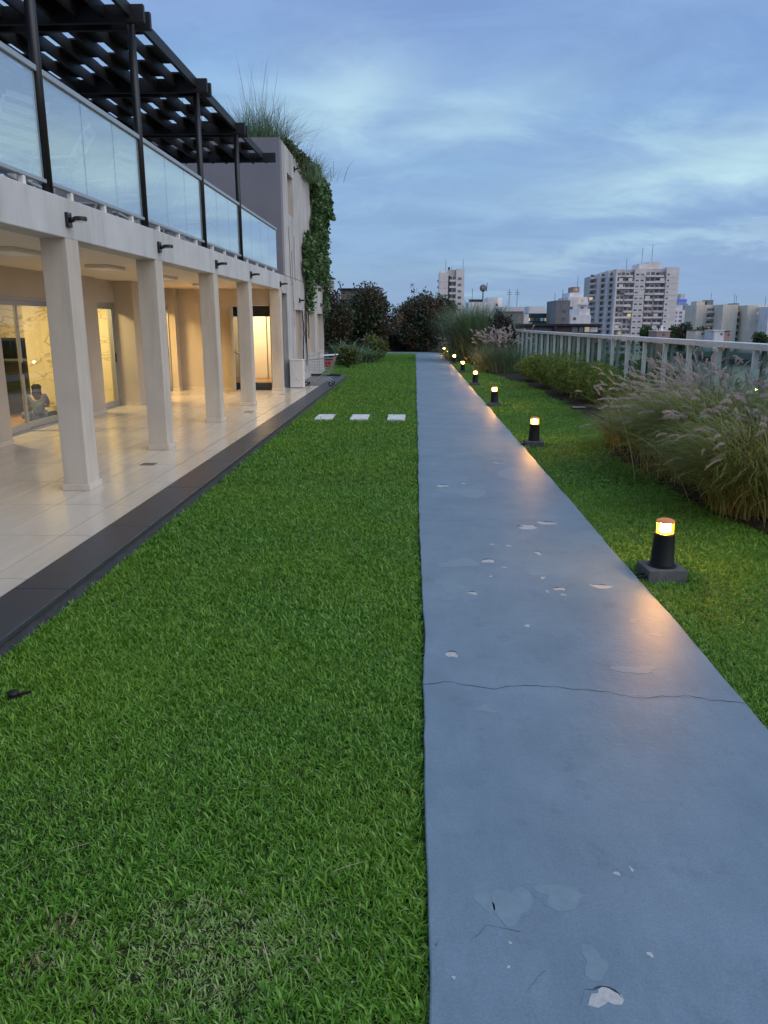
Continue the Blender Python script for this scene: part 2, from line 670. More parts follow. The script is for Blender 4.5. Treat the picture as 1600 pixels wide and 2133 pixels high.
mat('dry_straw', (0.40, 0.34, 0.20), 0.8, 0.2, var=(30, 0.3))
glass_mat('rail_glass', (0.84, 0.95, 0.97), 1.5, milky=0.25, boost=1.2, base=0.22, milk_col=(0.72, 0.86, 0.90))
glass_mat('fence_glass', (0.66, 0.79, 0.75), 1.45, milky=0.02, boost=0.6)
glass_mat('door_glass', (0.95, 0.96, 0.94), 1.45, boost=0.9)


def special_mats():
    # painted path: blue-grey floor paint, scuffs and faint patches
    m = mat('path_paint', (0.33, 0.35, 0.37), 0.42, 0.45)
    nt = m.node_tree
    N, L = nt.nodes, nt.links
    b = N['Principled BSDF']
    geo = N.new('ShaderNodeNewGeometry')
    a = N.new('ShaderNodeTexNoise')
    a.inputs['Scale'].default_value = 1.7
    a.inputs['Detail'].default_value = 8
    a.inputs['Roughness'].default_value = 0.62
    L.new(geo.outputs['Position'], a.inputs['Vector'])
    mp = N.new('ShaderNodeMapping')
    mp.inputs['Scale'].default_value = (9, 2.2, 1)
    mp.inputs['Rotation'].default_value = (0, 0, 0.3)
    L.new(geo.outputs['Position'], mp.inputs[0])
    c = N.new('ShaderNodeTexNoise')
    c.inputs['Scale'].default_value = 1.2
    c.inputs['Detail'].default_value = 9
    c.inputs['Roughness'].default_value = 0.7
    L.new(mp.outputs[0], c.inputs['Vector'])
    r = N.new('ShaderNodeValToRGB')
    r.color_ramp.elements[0].position = 0.28
    r.color_ramp.elements[0].color = (0.125, 0.182, 0.232, 1)
    r.color_ramp.elements[1].position = 0.72
    r.color_ramp.elements[1].color = (0.18, 0.25, 0.31, 1)
    L.new(a.outputs['Fac'], r.inputs[0])
    r2 = N.new('ShaderNodeValToRGB')
    r2.color_ramp.elements[0].position = 0.3
    r2.color_ramp.elements[0].color = (0.88, 0.89, 0.91, 1)
    r2.color_ramp.elements[1].position = 0.72
    r2.color_ramp.elements[1].color = (1.07, 1.06, 1.05, 1)
    L.new(c.outputs['Fac'], r2.inputs[0])
    mx = N.new('ShaderNodeMix')
    mx.data_type = 'RGBA'
    mx.blend_type = 'MULTIPLY'
    mx.inputs[0].default_value = 1
    L.new(r.outputs[0], mx.inputs[6])
    L.new(r2.outputs[0], mx.inputs[7])
    # fine grain and small dark stains
    fg = N.new('ShaderNodeTexNoise')
    fg.inputs['Scale'].default_value = 150
    fg.inputs['Detail'].default_value = 4
    L.new(geo.outputs['Position'], fg.inputs['Vector'])
    st = N.new('ShaderNodeTexNoise')
    st.inputs['Scale'].default_value = 5.5
    st.inputs['Detail'].default_value = 7
    st.inputs['Roughness'].default_value = 0.7
    L.new(geo.outputs['Position'], st.inputs['Vector'])
    cur = mx.outputs[2]
    for src, lo, hi, p0, p1 in ((fg, 0.86, 1.12, 0.3, 0.7), (st, 0.80, 1.0, 0.30, 0.44)):
        rr = N.new('ShaderNodeValToRGB')
        rr.color_ramp.elements[0].position = p0
        rr.color_ramp.elements[0].color = (lo, lo, lo, 1)
        rr.color_ramp.elements[1].position = p1
        rr.color_ramp.elements[1].color = (hi, hi, hi, 1)
        L.new(src.outputs['Fac'], rr.inputs[0])
        m2 = N.new('ShaderNodeMix')
        m2.data_type = 'RGBA'
        m2.blend_type = 'MULTIPLY'
        m2.inputs[0].default_value = 1
        L.new(cur, m2.inputs[6])
        L.new(rr.outputs[0], m2.inputs[7])
        cur = m2.outputs[2]
    L.new(cur, b.inputs['Base Color'])
    mr = N.new('ShaderNodeMapRange')
    mr.inputs['To Min'].default_value = 0.46
    mr.inputs['To Max'].default_value = 0.62
    b.inputs['Specular IOR Level'].default_value = 0.55
    L.new(c.outputs['Fac'], mr.inputs['Value'])
    L.new(mr.outputs[0], b.inputs['Roughness'])
    n = N.new('ShaderNodeTexNoise')
    n.inputs['Scale'].default_value = 38
    n.inputs['Detail'].default_value = 6
    L.new(geo.outputs['Position'], n.inputs['Vector'])
    ad = N.new('ShaderNodeMath')
    ad.operation = 'MULTIPLY_ADD'
    ad.inputs[1].default_value = 4.0
    L.new(a.outputs['Fac'], ad.inputs[0])
    L.new(n.outputs['Fac'], ad.inputs[2])
    bp = N.new('ShaderNodeBump')
    bp.inputs['Strength'].default_value = 0.12
    bp.inputs['Distance'].default_value = 0.012
    L.new(ad.outputs[0], bp.inputs['Height'])
    L.new(bp.outputs[0], b.inputs['Normal'])
    # travertine-look floor tile: grain along the terrace
    m = mat('tile', (0.62, 0.53, 0.41), 0.22, 0.5)
    nt = m.node_tree
    N, L = nt.nodes, nt.links
    b = N['Principled BSDF']
    geo = N.new('ShaderNodeNewGeometry')
    oi = N.new('ShaderNodeObjectInfo')
    mp = N.new('ShaderNodeMapping')
    mp.inputs['Scale'].default_value = (5, 0.7, 1)
    L.new(geo.outputs['Position'], mp.inputs[0])
    n = N.new('ShaderNodeTexNoise')
    n.inputs['Scale'].default_value = 1.2
    n.inputs['Detail'].default_value = 8
    n.inputs['Roughness'].default_value = 0.65
    n.noise_dimensions = '4D'
    wv = N.new('ShaderNodeMath')
    wv.operation = 'MULTIPLY'
    wv.inputs[1].default_value = 40
    L.new(oi.outputs['Random'], wv.inputs[0])
    L.new(wv.outputs[0], n.inputs['W'])
    L.new(mp.outputs[0], n.inputs['Vector'])
    r = N.new('ShaderNodeValToRGB')
    r.color_ramp.elements[0].position = 0.3
    r.color_ramp.elements[0].color = (0.56, 0.49, 0.40, 1)
    r.color_ramp.elements[1].position = 0.7
    r.color_ramp.elements[1].color = (0.68, 0.61, 0.51, 1)
    L.new(n.outputs['Fac'], r.inputs[0])
    L.new(r.outputs[0], b.inputs['Base Color'])
    mr = N.new('ShaderNodeMapRange')
    mr.inputs['To Min'].default_value = 0.13
    mr.inputs['To Max'].default_value = 0.24
    L.new(n.outputs['Fac'], mr.inputs['Value'])
    L.new(mr.outputs[0], b.inputs['Roughness'])
    # veined pale marble cladding indoors
    m = mat('marble', (0.72, 0.66, 0.50), 0.3, 0.4)
    nt = m.node_tree
    N, L = nt.nodes, nt.links
    b = N['Principled BSDF']
    geo = N.new('ShaderNodeNewGeometry')
    mp = N.new('ShaderNodeMapping')
    mp.inputs['Rotation'].default_value = (0, R(35), 0)
    mp.inputs['Scale'].default_value = (1.0, 1, 2.6)
    L.new(geo.outputs['Position'], mp.inputs[0])
    n = N.new('ShaderNodeTexNoise')
    n.inputs['Scale'].default_value = 0.9
    n.inputs['Detail'].default_value = 4
    n.inputs['Distortion'].default_value = 0.5
    L.new(mp.outputs[0], n.inputs['Vector'])
    r = N.new('ShaderNodeValToRGB')
    for p, col in ((0.485, (0.74, 0.66, 0.46)), (0.50, (0.40, 0.33, 0.20)), (0.515, (0.74, 0.66, 0.46))):
        e = r.color_ramp.elements.new(p)
        e.color = (*col, 1)
    r.color_ramp.elements[0].color = (0.74, 0.66, 0.46, 1)
    r.color_ramp.elements[-1].color = (0.74, 0.66, 0.46, 1)
    L.new(n.outputs['Fac'], r.inputs[0])
    L.new(r.outputs[0], b.inputs['Base Color'])


special_mats()

# ------------------------------------------------------------------ ground
BED = [(-4, 2.95), (3, 2.95), (5, 2.92), (6.1, 2.85), (6.8, 2.76), (8.5, 2.68), (9.6, 2.6), (11, 2.85), (13, 3.1), (15.4, 3.2), (19, 3.2),
       (22.1, 3.15), (25.7, 2.6), (28, 2.35), (32, 2.25), (36, 2.0), (40, 1.9), (43, 2.0), (60, 2.2)]


def bed_edge(y):
    return np.interp(y, [b[0] for b in BED], [b[1] for b in BED])


def ground():
    xs = np.linspace(-9.5, 4.55, 60)
    ys = np.linspace(-6, 62, 240)
    X, Y = np.meshgrid(xs, ys)
    Z = (fbm2(X * 1.3, Y * 1.3, 3) - 0.5) * 0.014
    v = np.stack([X, Y, Z], 2).reshape(-1, 3)
    i = np.arange(len(v)).reshape(X.shape)
    f = np.stack([i[:-1, :-1], i[:-1, 1:], i[1:, 1:], i[1:, :-1]], 2).reshape(-1, 4)
    o = link('lawn', np_mesh('lawn', v, f), 'turf_soil', smooth=True)
    struct(o)
    # planting bed, a raked heap of soil against the fence
    ys = np.linspace(-6, 62, 300)
    rows = []
    for y in ys:
        e = bed_edge(y) + 0.05 * math.sin(y * 2.3) + 0.04 * math.sin(y * 5.1 + 1)
        t = np.linspace(0, 1, 14)
        x = e + (4.42 - e) * t
        rows.append(np.stack([x, np.full(14, y), 0.012 + 0.05 * np.sin(t * math.pi) + 0.03 * (fbm2(x * 5, np.full(14, y * 5), 5) - 0.5)], 1))
    P = np.stack(rows)
    i = np.arange(P.shape[0] * 14).reshape(P.shape[0], 14)
    f = np.stack([i[:-1, :-1], i[:-1, 1:], i[1:, 1:], i[1:, :-1]], 2).reshape(-1, 4)
    o = link('planting_bed_ground', np_mesh('planting_bed_ground', P.reshape(-1, 3), f), 'soil', smooth=True)
    struct(o)
    # podium that carries the roof garden, and the town's ground far below
    o = box('podium_ground', 'concrete', None, -30, 4.6, -12, 64, -16.2, -0.06)
    struct(o)
    me = MB().poly([(-4000, -1500, -16.3), (4000, -1500, -16.3), (4000, 4500, -16.3), (-4000, 4500, -16.3)]).mesh('town_ground')
    mat('town', (0.10, 0.10, 0.095), 0.95, 0.1, var=(0.02, 0.5))
    struct(link('town_ground', me, 'town'))


ground()

PZ = 0.032


def path():
    rs = np.random.default_rng(5)
    L, Rr = [], []
    ys = np.arange(-3, 42.0, 0.12)
    j1 = np.convolve(rs.standard_normal(len(ys) + 6), np.ones(5) / 5, 'same')[:len(ys)] * 0.011
    j2 = np.convolve(rs.standard_normal(len(ys) + 6), np.ones(5) / 5, 'same')[:len(ys)] * 0.011
    for y, a, b in zip(ys, j1, j2):
        L.append((0.055 - 0.0012 * max(0, y - 4) + a, y))
        Rr.append((1.505 - 0.0010 * max(0, y - 8) + b, y))
    L += [(-0.03, 42.2), (-0.12, 42.5), (-0.35, 42.72), (-0.7, 42.8), (-1.5, 42.75), (-3.5, 42.5), (-6, 42.2)]
    Rr += [(1.46, 42.6), (1.40, 43.4), (1.2, 44.1), (0.8, 44.6), (0.2, 44.9), (-0.8, 45.0), (-3.5, 44.9), (-6, 44.7)]
    outline = L + Rr[::-1]
    mb = MB()
    mb.prism([(x, y, -0.03) for x, y in outline[::-1]], (0, 0, PZ + 0.03))
    o = mb.build('path', 'path_paint', bevel=0.006)
    struct(o)
    chips = [(0.205, 3.685, 0.025, 0.041), (0.957, 6.263, 0.088, 0.062), (1.127, 6.397, 0.061, 0.048), (0.541, 5.3, 0.038, 0.046),
             (0.635, 5.159, 0.017, 0.016), (0.923, 5.517, 0.025, 0.037), (0.378, 4.619, 0.027, 0.027), (0.94, 4.722, 0.028, 0.028),
             (0.947, 4.615, 0.015, 0.018), (1.219, 4.78, 0.056, 0.037), (0.855, 4.674, 0.009, 0.023), (0.646, 4.091, 0.019, 0.014),
             (0.867, 4.939, 0.013, 0.025), (0.606, 5.733, 0.015, 0.02), (0.731, 5.698, 0.017, 0.026), (0.499, 1.62, 0.036, 0.031),
             (0.653, 1.764, 0.007, 0.01), (0.643, 2.08, 0.009, 0.009), (0.693, 2.103, 0.005, 0.013), (0.116, 1.667, 0.006, 0.004),
             (0.278, 1.79, 0.004, 0.004), (0.264, 1.707, 0.005, 0.004), (0.522, 4.956, 0.013, 0.015), (0.30, 7.9, 0.05, 0.06),
             (0.52, 8.05, 0.035, 0.03), (1.02, 9.3, 0.05, 0.05)]
    patches = [(0.221, 1.946, 0.033, 0.033), (0.298, 1.934, 0.05, 0.084), (0.446, 1.979, 0.079, 0.044), (0.495, 1.73, 0.039, 0.044),
               (0.25, 4.75, 0.10, 0.10), (0.33, 5.25, 0.12, 0.12), (1.1, 3.55, 0.09, 0.05), (1.27, 4.2, 0.035, 0.03), (1.33, 3.99, 0.03, 0.028),
               (0.5, 7.6, 0.2, 0.25), (1.1, 8.6, 0.18, 0.3), (0.33, 3.12, 0.06, 0.03), (0.85, 5.05, 0.1, 0.05)]

    def blob(c, rx, ry, z, name, m, lift):
        k = 15
        a = np.linspace(0, 2 * math.pi, k, endpoint=False) + rs.uniform(0, 1)
        rr = 1 + 0.30 * np.sin(2 * a + rs.uniform(0, 6)) + 0.2 * np.sin(3 * a + rs.uniform(0, 6)) + 0.10 * rs.standard_normal(k)
        pts = [(c[0] + rx * r_ * math.cos(t), c[1] + ry * r_ * math.sin(t), z) for r_, t in zip(rr, a)]
        mb = MB().prism(pts, (0, 0, lift))
        return mb.build(name, m, o)
    for x, y, rx, ry in chips:
        blob((x, y), rx, ry, PZ - 0.004, 'bare_chip', 'stone_chip', 0.0052)
        # lifted lip of old paint on the far side of the bare spot
        if rx > 0.02:
            a = np.linspace(0.4, 2.6, 7) + rs.uniform(-0.5, 0.5)
            pts = [(x + rx * 1.12 * math.cos(t), y + ry * 1.12 * math.sin(t), PZ + 0.001) for t in a]
            MB().tube(pts, [0.0006, 0.0016, 0.002, 0.0022, 0.002, 0.0014, 0.0006], 4).build('paint_lip', 'crack', o)
    for x, y, rx, ry in patches:
        blob((x, y), rx, ry, PZ - 0.004, 'worn_patch', 'old_coat', 0.0046)
    c1 = [(0.05, 3.352), (0.186, 3.374), (0.297, 3.328), (0.386, 3.322), (0.535, 3.348), (0.658, 3.343), (0.874, 3.308), (0.955, 3.278),
          (1.042, 3.239), (1.146, 3.262), (1.261, 3.281), (1.356, 3.243), (1.50, 3.215)]
    c2 = [(0.05, 6.40), (0.323, 6.446), (0.658, 6.493), (1.072, 6.493), (1.50, 6.53)]
    cracks = [(c1, 0.0048), (c2, 0.0028), ([(0.05, 9.7), (0.8, 9.74), (1.5, 9.72)], 0.004), ([(0.05, 12.9), (1.5, 12.93)], 0.005),
              ([(0.05, 16.0), (1.5, 16.05)], 0.006), ([(0.05, 19.2), (1.5, 19.2)], 0.006), ([(0.32, 1.5), (0.30, 1.62), (0.36, 1.70)], 0.0012),
              ([(0.18, 1.70), (0.17, 1.80), (0.22, 1.86), (0.31, 1.83)], 0.0014), ([(0.43, 1.60), (0.45, 1.65), (0.50, 1.655)], 0.0018),
              ([(0.34, 2.02), (0.37, 1.97), (0.40, 1.93)], 0.0012)]
    for pts, w in cracks:
        P = []
        for (xa, ya), (xb, yb) in zip(pts[:-1], pts[1:]):
            n = max(2, int(math.hypot(xb - xa, yb - ya) / 0.03))
            for t in np.linspace(0, 1, n, endpoint=False):
                P.append((xa + (xb - xa) * t + rs.normal() * 0.002, ya + (yb - ya) * t + rs.normal() * 0.006))
        P.append(pts[-1])
        mb = MB()
        ww = [w * rs.uniform(0.35, 1.2) for _ in P]
        for k in range(len(P) - 1):
            (xa, ya), (xb, yb) = P[k], P[k + 1]
            a, b = ww[k] / 2, ww[k + 1] / 2
            mb.poly([(xa, ya - a, PZ + 0.0012), (xb, yb - b, PZ + 0.0012), (xb, yb + b, PZ + 0.0012), (xa, ya + a, PZ + 0.0012)])
        mb.build('crack', 'crack', o)


path()


# ------------------------------------------------------------------ terrace floor
FZ = 0.10


def terrace():
    fl = box('terrace_floor', 'grout', None, -5.95, -2.16, 1.4, 24.0, -0.05, FZ - 0.012)
    struct(fl)
    xe = [-2.47, -2.72, -3.22, -3.72, -4.22, -4.72, -5.22, -5.92]
    g = 0.006
    cache = {}
    y = 1.53
    while y < 19.9:
        y1 = min(y + 1.02, 20.0)
        for a, b in zip(xe[1:], xe[:-1]):
            key = (round(b - a, 3), round(y1 - y, 3))
            if key not in cache:
                me = MB().box(a - (a + b) / 2 + g, b - (a + b) / 2 - g, -(y1 - y) / 2 + g, (y1 - y) / 2 - g, 0, 0.012).mesh('tile')
                me.materials.append(M['tile'])
                cache[key] = me
            o = bpy.data.objects.new('tile', cache[key])
            COL.objects.link(o)
            o.location = ((a + b) / 2, (y + y1) / 2, FZ - 0.012 + random.uniform(-0.0006, 0.0006))
            o.parent = fl
        y = y1
    y = 20.0
    for k in range(4):
        for a, b in ((-3.15, -2.47),):
            box('paver', 'grey_tile', fl, a, b - 0.003, y + 0.003, y + 0.97, FZ - 0.012, FZ)
        y += 0.97
    # dark stone border with rounded nose, laid in lengths
    y = 1.4
    while y < 23.4:
        y1 = min(y + 1.5, 23.58)
        box('border_slab', 'granite', fl, -2.47, -2.13, y + 0.0015, y1 - 0.0015, FZ - 0.030, FZ + 0.004, bevel=0.006)
        y = y1
    box('border_slab', 'granite', fl, -3.15, -2.13, 23.58, 24.02, FZ - 0.030, FZ + 0.004, bevel=0.006)
    # wavy waterproofing upstand below the border
    n = 360
    ys = np.linspace(1.4, 24.0, n)
    rows = []
    for k in range(5):
        t = k / 4
        x = -2.158 + 0.055 * t ** 1.5 + 0.016 * (fbm2(ys * 1.1, ys * 0 + k * 0.7, 21) - 0.5) * 2 * (0.3 + t)
        z = 0.07 - 0.085 * t
        rows.append(np.stack([x, ys, np.full(n, z)], 1))
    P = np.stack(rows)
    i = np.arange(5 * n).reshape(5, n)
    f = np.stack([i[:-1, :-1], i[:-1, 1:], i[1:, 1:], i[1:, :-1]], 2).reshape(-1, 4)
    link('upstand', np_mesh('upstand', P.reshape(-1, 3), f), 'membrane', fl, smooth=True)
    # floor drains
    for x, y, lab in ((-3.08, 8.66, 'square floor drain grate between the first two columns'), (-3.05, 14.02, 'square floor drain grate by the fourth column'),
                      (-3.05, 17.6, 'square floor drain grate near the far lit doorway')):
        d = thing('floor_drain', (x, y, FZ), lab, 'drain', 'drains in the tiled terrace floor')
        MB().box(x - 0.085, x + 0.085, y - 0.085, y + 0.085, FZ + 0.0005, FZ + 0.003).build('frame', 'aluminium', d)
        for k in range(6):
            xx = x - 0.066 + k * 0.0265
            box('slot', 'black_plastic', d, xx - 0.007, xx + 0.007, y - 0.066, y + 0.066, FZ + 0.0032, FZ + 0.0042)


terrace()

# ------------------------------------------------------------------ gallery building
FX = -3.17


def building():
    B = thing('gallery_building', (-4.5, 10, 0), 'long cream rendered building with columned gallery and glazed doors on the left', 'building')
    box('roof_beam', 'plaster', B, FX - 0.25, FX, 1.0, 18.86, 2.44, 2.79, bevel=0.008)
    box('soffit', 'soffit', B, -9.6, FX - 0.25, 1.0, 18.86, 2.465, 2.60)
    box('upper_deck', 'grey_tile', B, -9.6, FX - 0.25, 1.0, 19.05, 2.60, 2.72)
    for y in (7.22, 9.69, 12.46, 15.08, 18.50):
        c = box('column', 'column_paint', B, FX - 0.245, FX - 0.004, y, y + 0.27, FZ, 2.455, bevel=0.006)
        box('column_base', 'skirting', c, FX - 0.262, FX + 0.013, y - 0.017, y + 0.287, FZ + 0.001, FZ + 0.065, bevel=0.004)
    for a, b, px in ((8.2, 10.1, -5.42), (12.65, 13.85, -5.63), (15.05, 15.95, -5.42)):
        p = box('pier', 'plaster_in', B, -5.95, px, a, b, FZ, 2.47, bevel=0.005)
        box('skirting', 'skirting', p, px - 0.3, px + 0.012, a - 0.012, b + 0.012, FZ + 0.001, FZ + 0.07)
    p = box('pier', 'plaster_in', B, -5.95, -5.64, 18.36, 18.655, FZ, 2.47)
    box('skirting', 'skirting', p, -5.9, -5.628, 18.348, 18.64, FZ + 0.001, FZ + 0.07)
    box('inner_wall', 'plaster_in', B, -5.95, -5.80, 1.0, 8.2, FZ, 2.47)
    for a, b in ((10.1, 12.65), (13.85, 15.05), (15.95, 18.36)):
        box('lintel', 'plaster_in', B, -5.97, -5.78, a, b, 2.06, 2.47)
    # end wall with the lit doorway
    MB().wall('y', 18.66, 18.86, -5.95, -3.40, 0.0, 2.47, [(-4.21, -3.46, 0.0, 2.08)]).build('end_wall', 'plaster_in', B)
    box('skirting', 'skirting', B, -5.63, -4.27, 18.645, 18.659, FZ + 0.001, FZ + 0.07)
    box('door_step', 'granite', B, -4.205, -3.465, 18.68, 18.98, 0.0, 0.275)
    box('transom', 'dark_furniture', B, -4.205, -3.465, 18.70, 18.74, 1.83, 2.075)
    lf = box('door_leaf', 'dark_glass', B, -4.262, -4.222, 18.16, 18.64, 0.13, 2.05)
    MB().tube([(-4.215, 18.2, 1.05), (-4.20, 18.25, 1.02), (-4.20, 18.55, 0.98), (-4.215, 18.6, 0.98)], 0.014, 8).build('push_bar', 'aluminium', lf)
    MB().box(-4.27, -4.215, 18.13, 18.16, 0.12, 2.06).box(-4.27, -4.215, 18.64, 18.658, 0.12, 2.06).build('leaf_frame', 'aluminium', lf)
    # lobby behind the doorway
    box('lobby_floor', 'wood_floor', B, -5.2, -3.46, 18.98, 21.6, 0.15, 0.27)
    MB().box(-5.2, -5.1, 18.87, 21.6, 0.27, 2.3).box(-5.1, -3.46, 21.5, 21.6, 0.27, 2.3).box(-5.2, -3.46, 18.87, 21.6, 2.3, 2.36).box(
        -3.485, -3.462, 18.87, 21.5, 0.27, 2.3).build('lobby_wall', 'white_paint', B)
    dr = box('lobby_door', 'white_paint', B, -4.75, -3.87, 20.30, 20.345, 0.275, 2.15, bevel=0.004)
    MB().tube([(-4.66, 20.29, 1.12), (-4.66, 20.24, 1.12), (-4.56, 20.235, 1.12)], 0.011, 8).build('handle', 'black_steel', dr)
    box('lobby_cabinet', 'white_paint', B, -3.86, -3.52, 20.36, 20.9, 0.275, 2.15, bevel=0.004)
    # rooms behind the sliding doors
    box('room_floor', 'wood_floor', B, -9.6, -5.95, 1.4, 18.66, -0.05, 0.092)
    MB().box(-9.6, -9.5, 8.1, 18.66, 0.09, 2.465).box(-9.5, -5.96, 8.1, 8.2, 0.09, 2.465).box(-9.5, -5.96, 18.56, 18.655, 0.09, 2.465).build(
        'room_wall', 'plaster_in', B)
    box('marble_panel', 'marble', B, -6.47, -5.96, 12.80, 12.95, 0.095, 2.46)
    box('marble_panel', 'marble', B, -9.49, -5.96, 15.56, 15.70, 0.095, 2.46)
    # aluminium sliding doors
    for a, b, leaves_ in ((10.1, 12.65, 2), (13.85, 15.05, 1), (15.95, 18.36, 2)):
        d = MB().box(-5.92, -5.80, a, b, 2.01, 2.06).box(-5.92, -5.80, a, b, 0.101, 0.125).box(-5.92, -5.80, a, a + 0.03, 0.125, 2.01).box(
            -5.92, -5.80, b - 0.03, b, 0.125, 2.01).build('sliding_door', 'aluminium', B)
        w = (b - a - 0.06) / leaves_
        for k in range(leaves_):
            y0 = a + 0.03 + k * w
            y1 = y0 + w
            xf = -5.872 if k else -5.835
            MB().box(xf - 0.015, xf + 0.015, y0, y0 + 0.06, 0.126, 2.008).box(xf - 0.015, xf + 0.015, y1 - 0.06, y1, 0.126, 2.008).box(
                xf - 0.015, xf + 0.015, y0 + 0.06, y1 - 0.06, 0.126, 0.225).box(xf - 0.015, xf + 0.015, y0 + 0.06, y1 - 0.06, 1.94, 2.008).build(
                'leaf_frame', 'aluminium', d)
            box('pane', 'door_glass', d, xf - 0.003, xf + 0.003, y0 + 0.055, y1 - 0.055, 0.22, 1.945)
            box('latch', 'black_plastic', d, xf + 0.016, xf + 0.028, y1 - 0.045, y1 - 0.02, 0.95, 1.12)
    # low parapet at the back of the upper deck
    box('back_parapet', 'plaster', B, -9.6, -9.4, 1.0, 19.05, 2.72, 3.3)
    return B


building()


def room_lamps():
    def lamp(x, y, z, power, col, size, lab):
        t = thing('room_lamp', (x, y, z), lab, 'lamp', 'warm ceiling lamps in the rooms')
        MB().lathe([(0.02, 0), (size / 2, 0.0), (size / 2, 0.05), (0.02, 0.055)], 20, (x, y, z)).build('housing', 'white_paint', t)
        MB().lathe([(0.01, -0.004), (size / 2 - 0.03, -0.004), (size / 2 - 0.03, -0.001), (0.01, -0.001)], 20, (x, y, z)).build('diffuser', 'lamp_glow', t)
        ld = bpy.data.lights.new('room_light', 'AREA')
        ld.shape = 'DISK'
        ld.size = size
        ld.energy = power
        ld.color = col
        lo = bpy.data.objects.new('room_light', ld)
        COL.objects.link(lo)
        lo.parent = t
        lo.location = (0, 0, -0.02)
    emit_mat('lamp_glow', (1.0, 0.78, 0.42), 4)
    yel = (1.0, 0.77, 0.36)
    ora = (1.0, 0.66, 0.27)
    lamp(-6.75, 11.2, 2.40, 62, yel, 0.5, 'warm round lamp above the seated person indoors')
    lamp(-6.7, 14.3, 2.40, 58, yel, 0.5, 'warm round lamp in front of the second marble wall')
    lamp(-6.75, 16.6, 2.36, 150, ora, 0.9, 'warm round lamp behind the farthest sliding door')
    lamp(-4.15, 19.55, 2.24, 26, (1.0, 0.72, 0.36), 0.35, 'warm round lamp in the lobby behind the doorway')


room_lamps()


def added_dark_furniture():  # dark pieces added so the view into the room looks dark
    s = thing('added_shelf_unit', (-8.6, 14.2, 0.092), 'added dark open shelves darkening the depth of the lit room', 'shelf')
    for z in (0.1, 0.55, 0.95, 1.35):
        box('shelf', 'dark_furniture', s, -9.3, -7.2, 14.9, 15.3, z, z + 0.05)
    for x in (-9.3, -8.3, -7.25):
        box('side_panel', 'dark_furniture', s, x, x + 0.05, 14.9, 15.3, 0.093, 1.4)
    box('back_panel', 'dark_furniture', s, -9.25, -7.25, 15.31, 15.33, 0.093, 1.4)
    c = thing('counter', (-7.4, 13.9, 0.092), 'added dark counter darkening the view through the nearest sliding door', 'counter')
    box('cabinet', 'dark_furniture', c, -8.2, -6.9, 13.6, 14.2, 0.093, 1.0)
    box('worktop', 'granite', c, -8.25, -6.85, 13.56, 14.24, 1.0, 1.04, bevel=0.005)


added_dark_furniture()


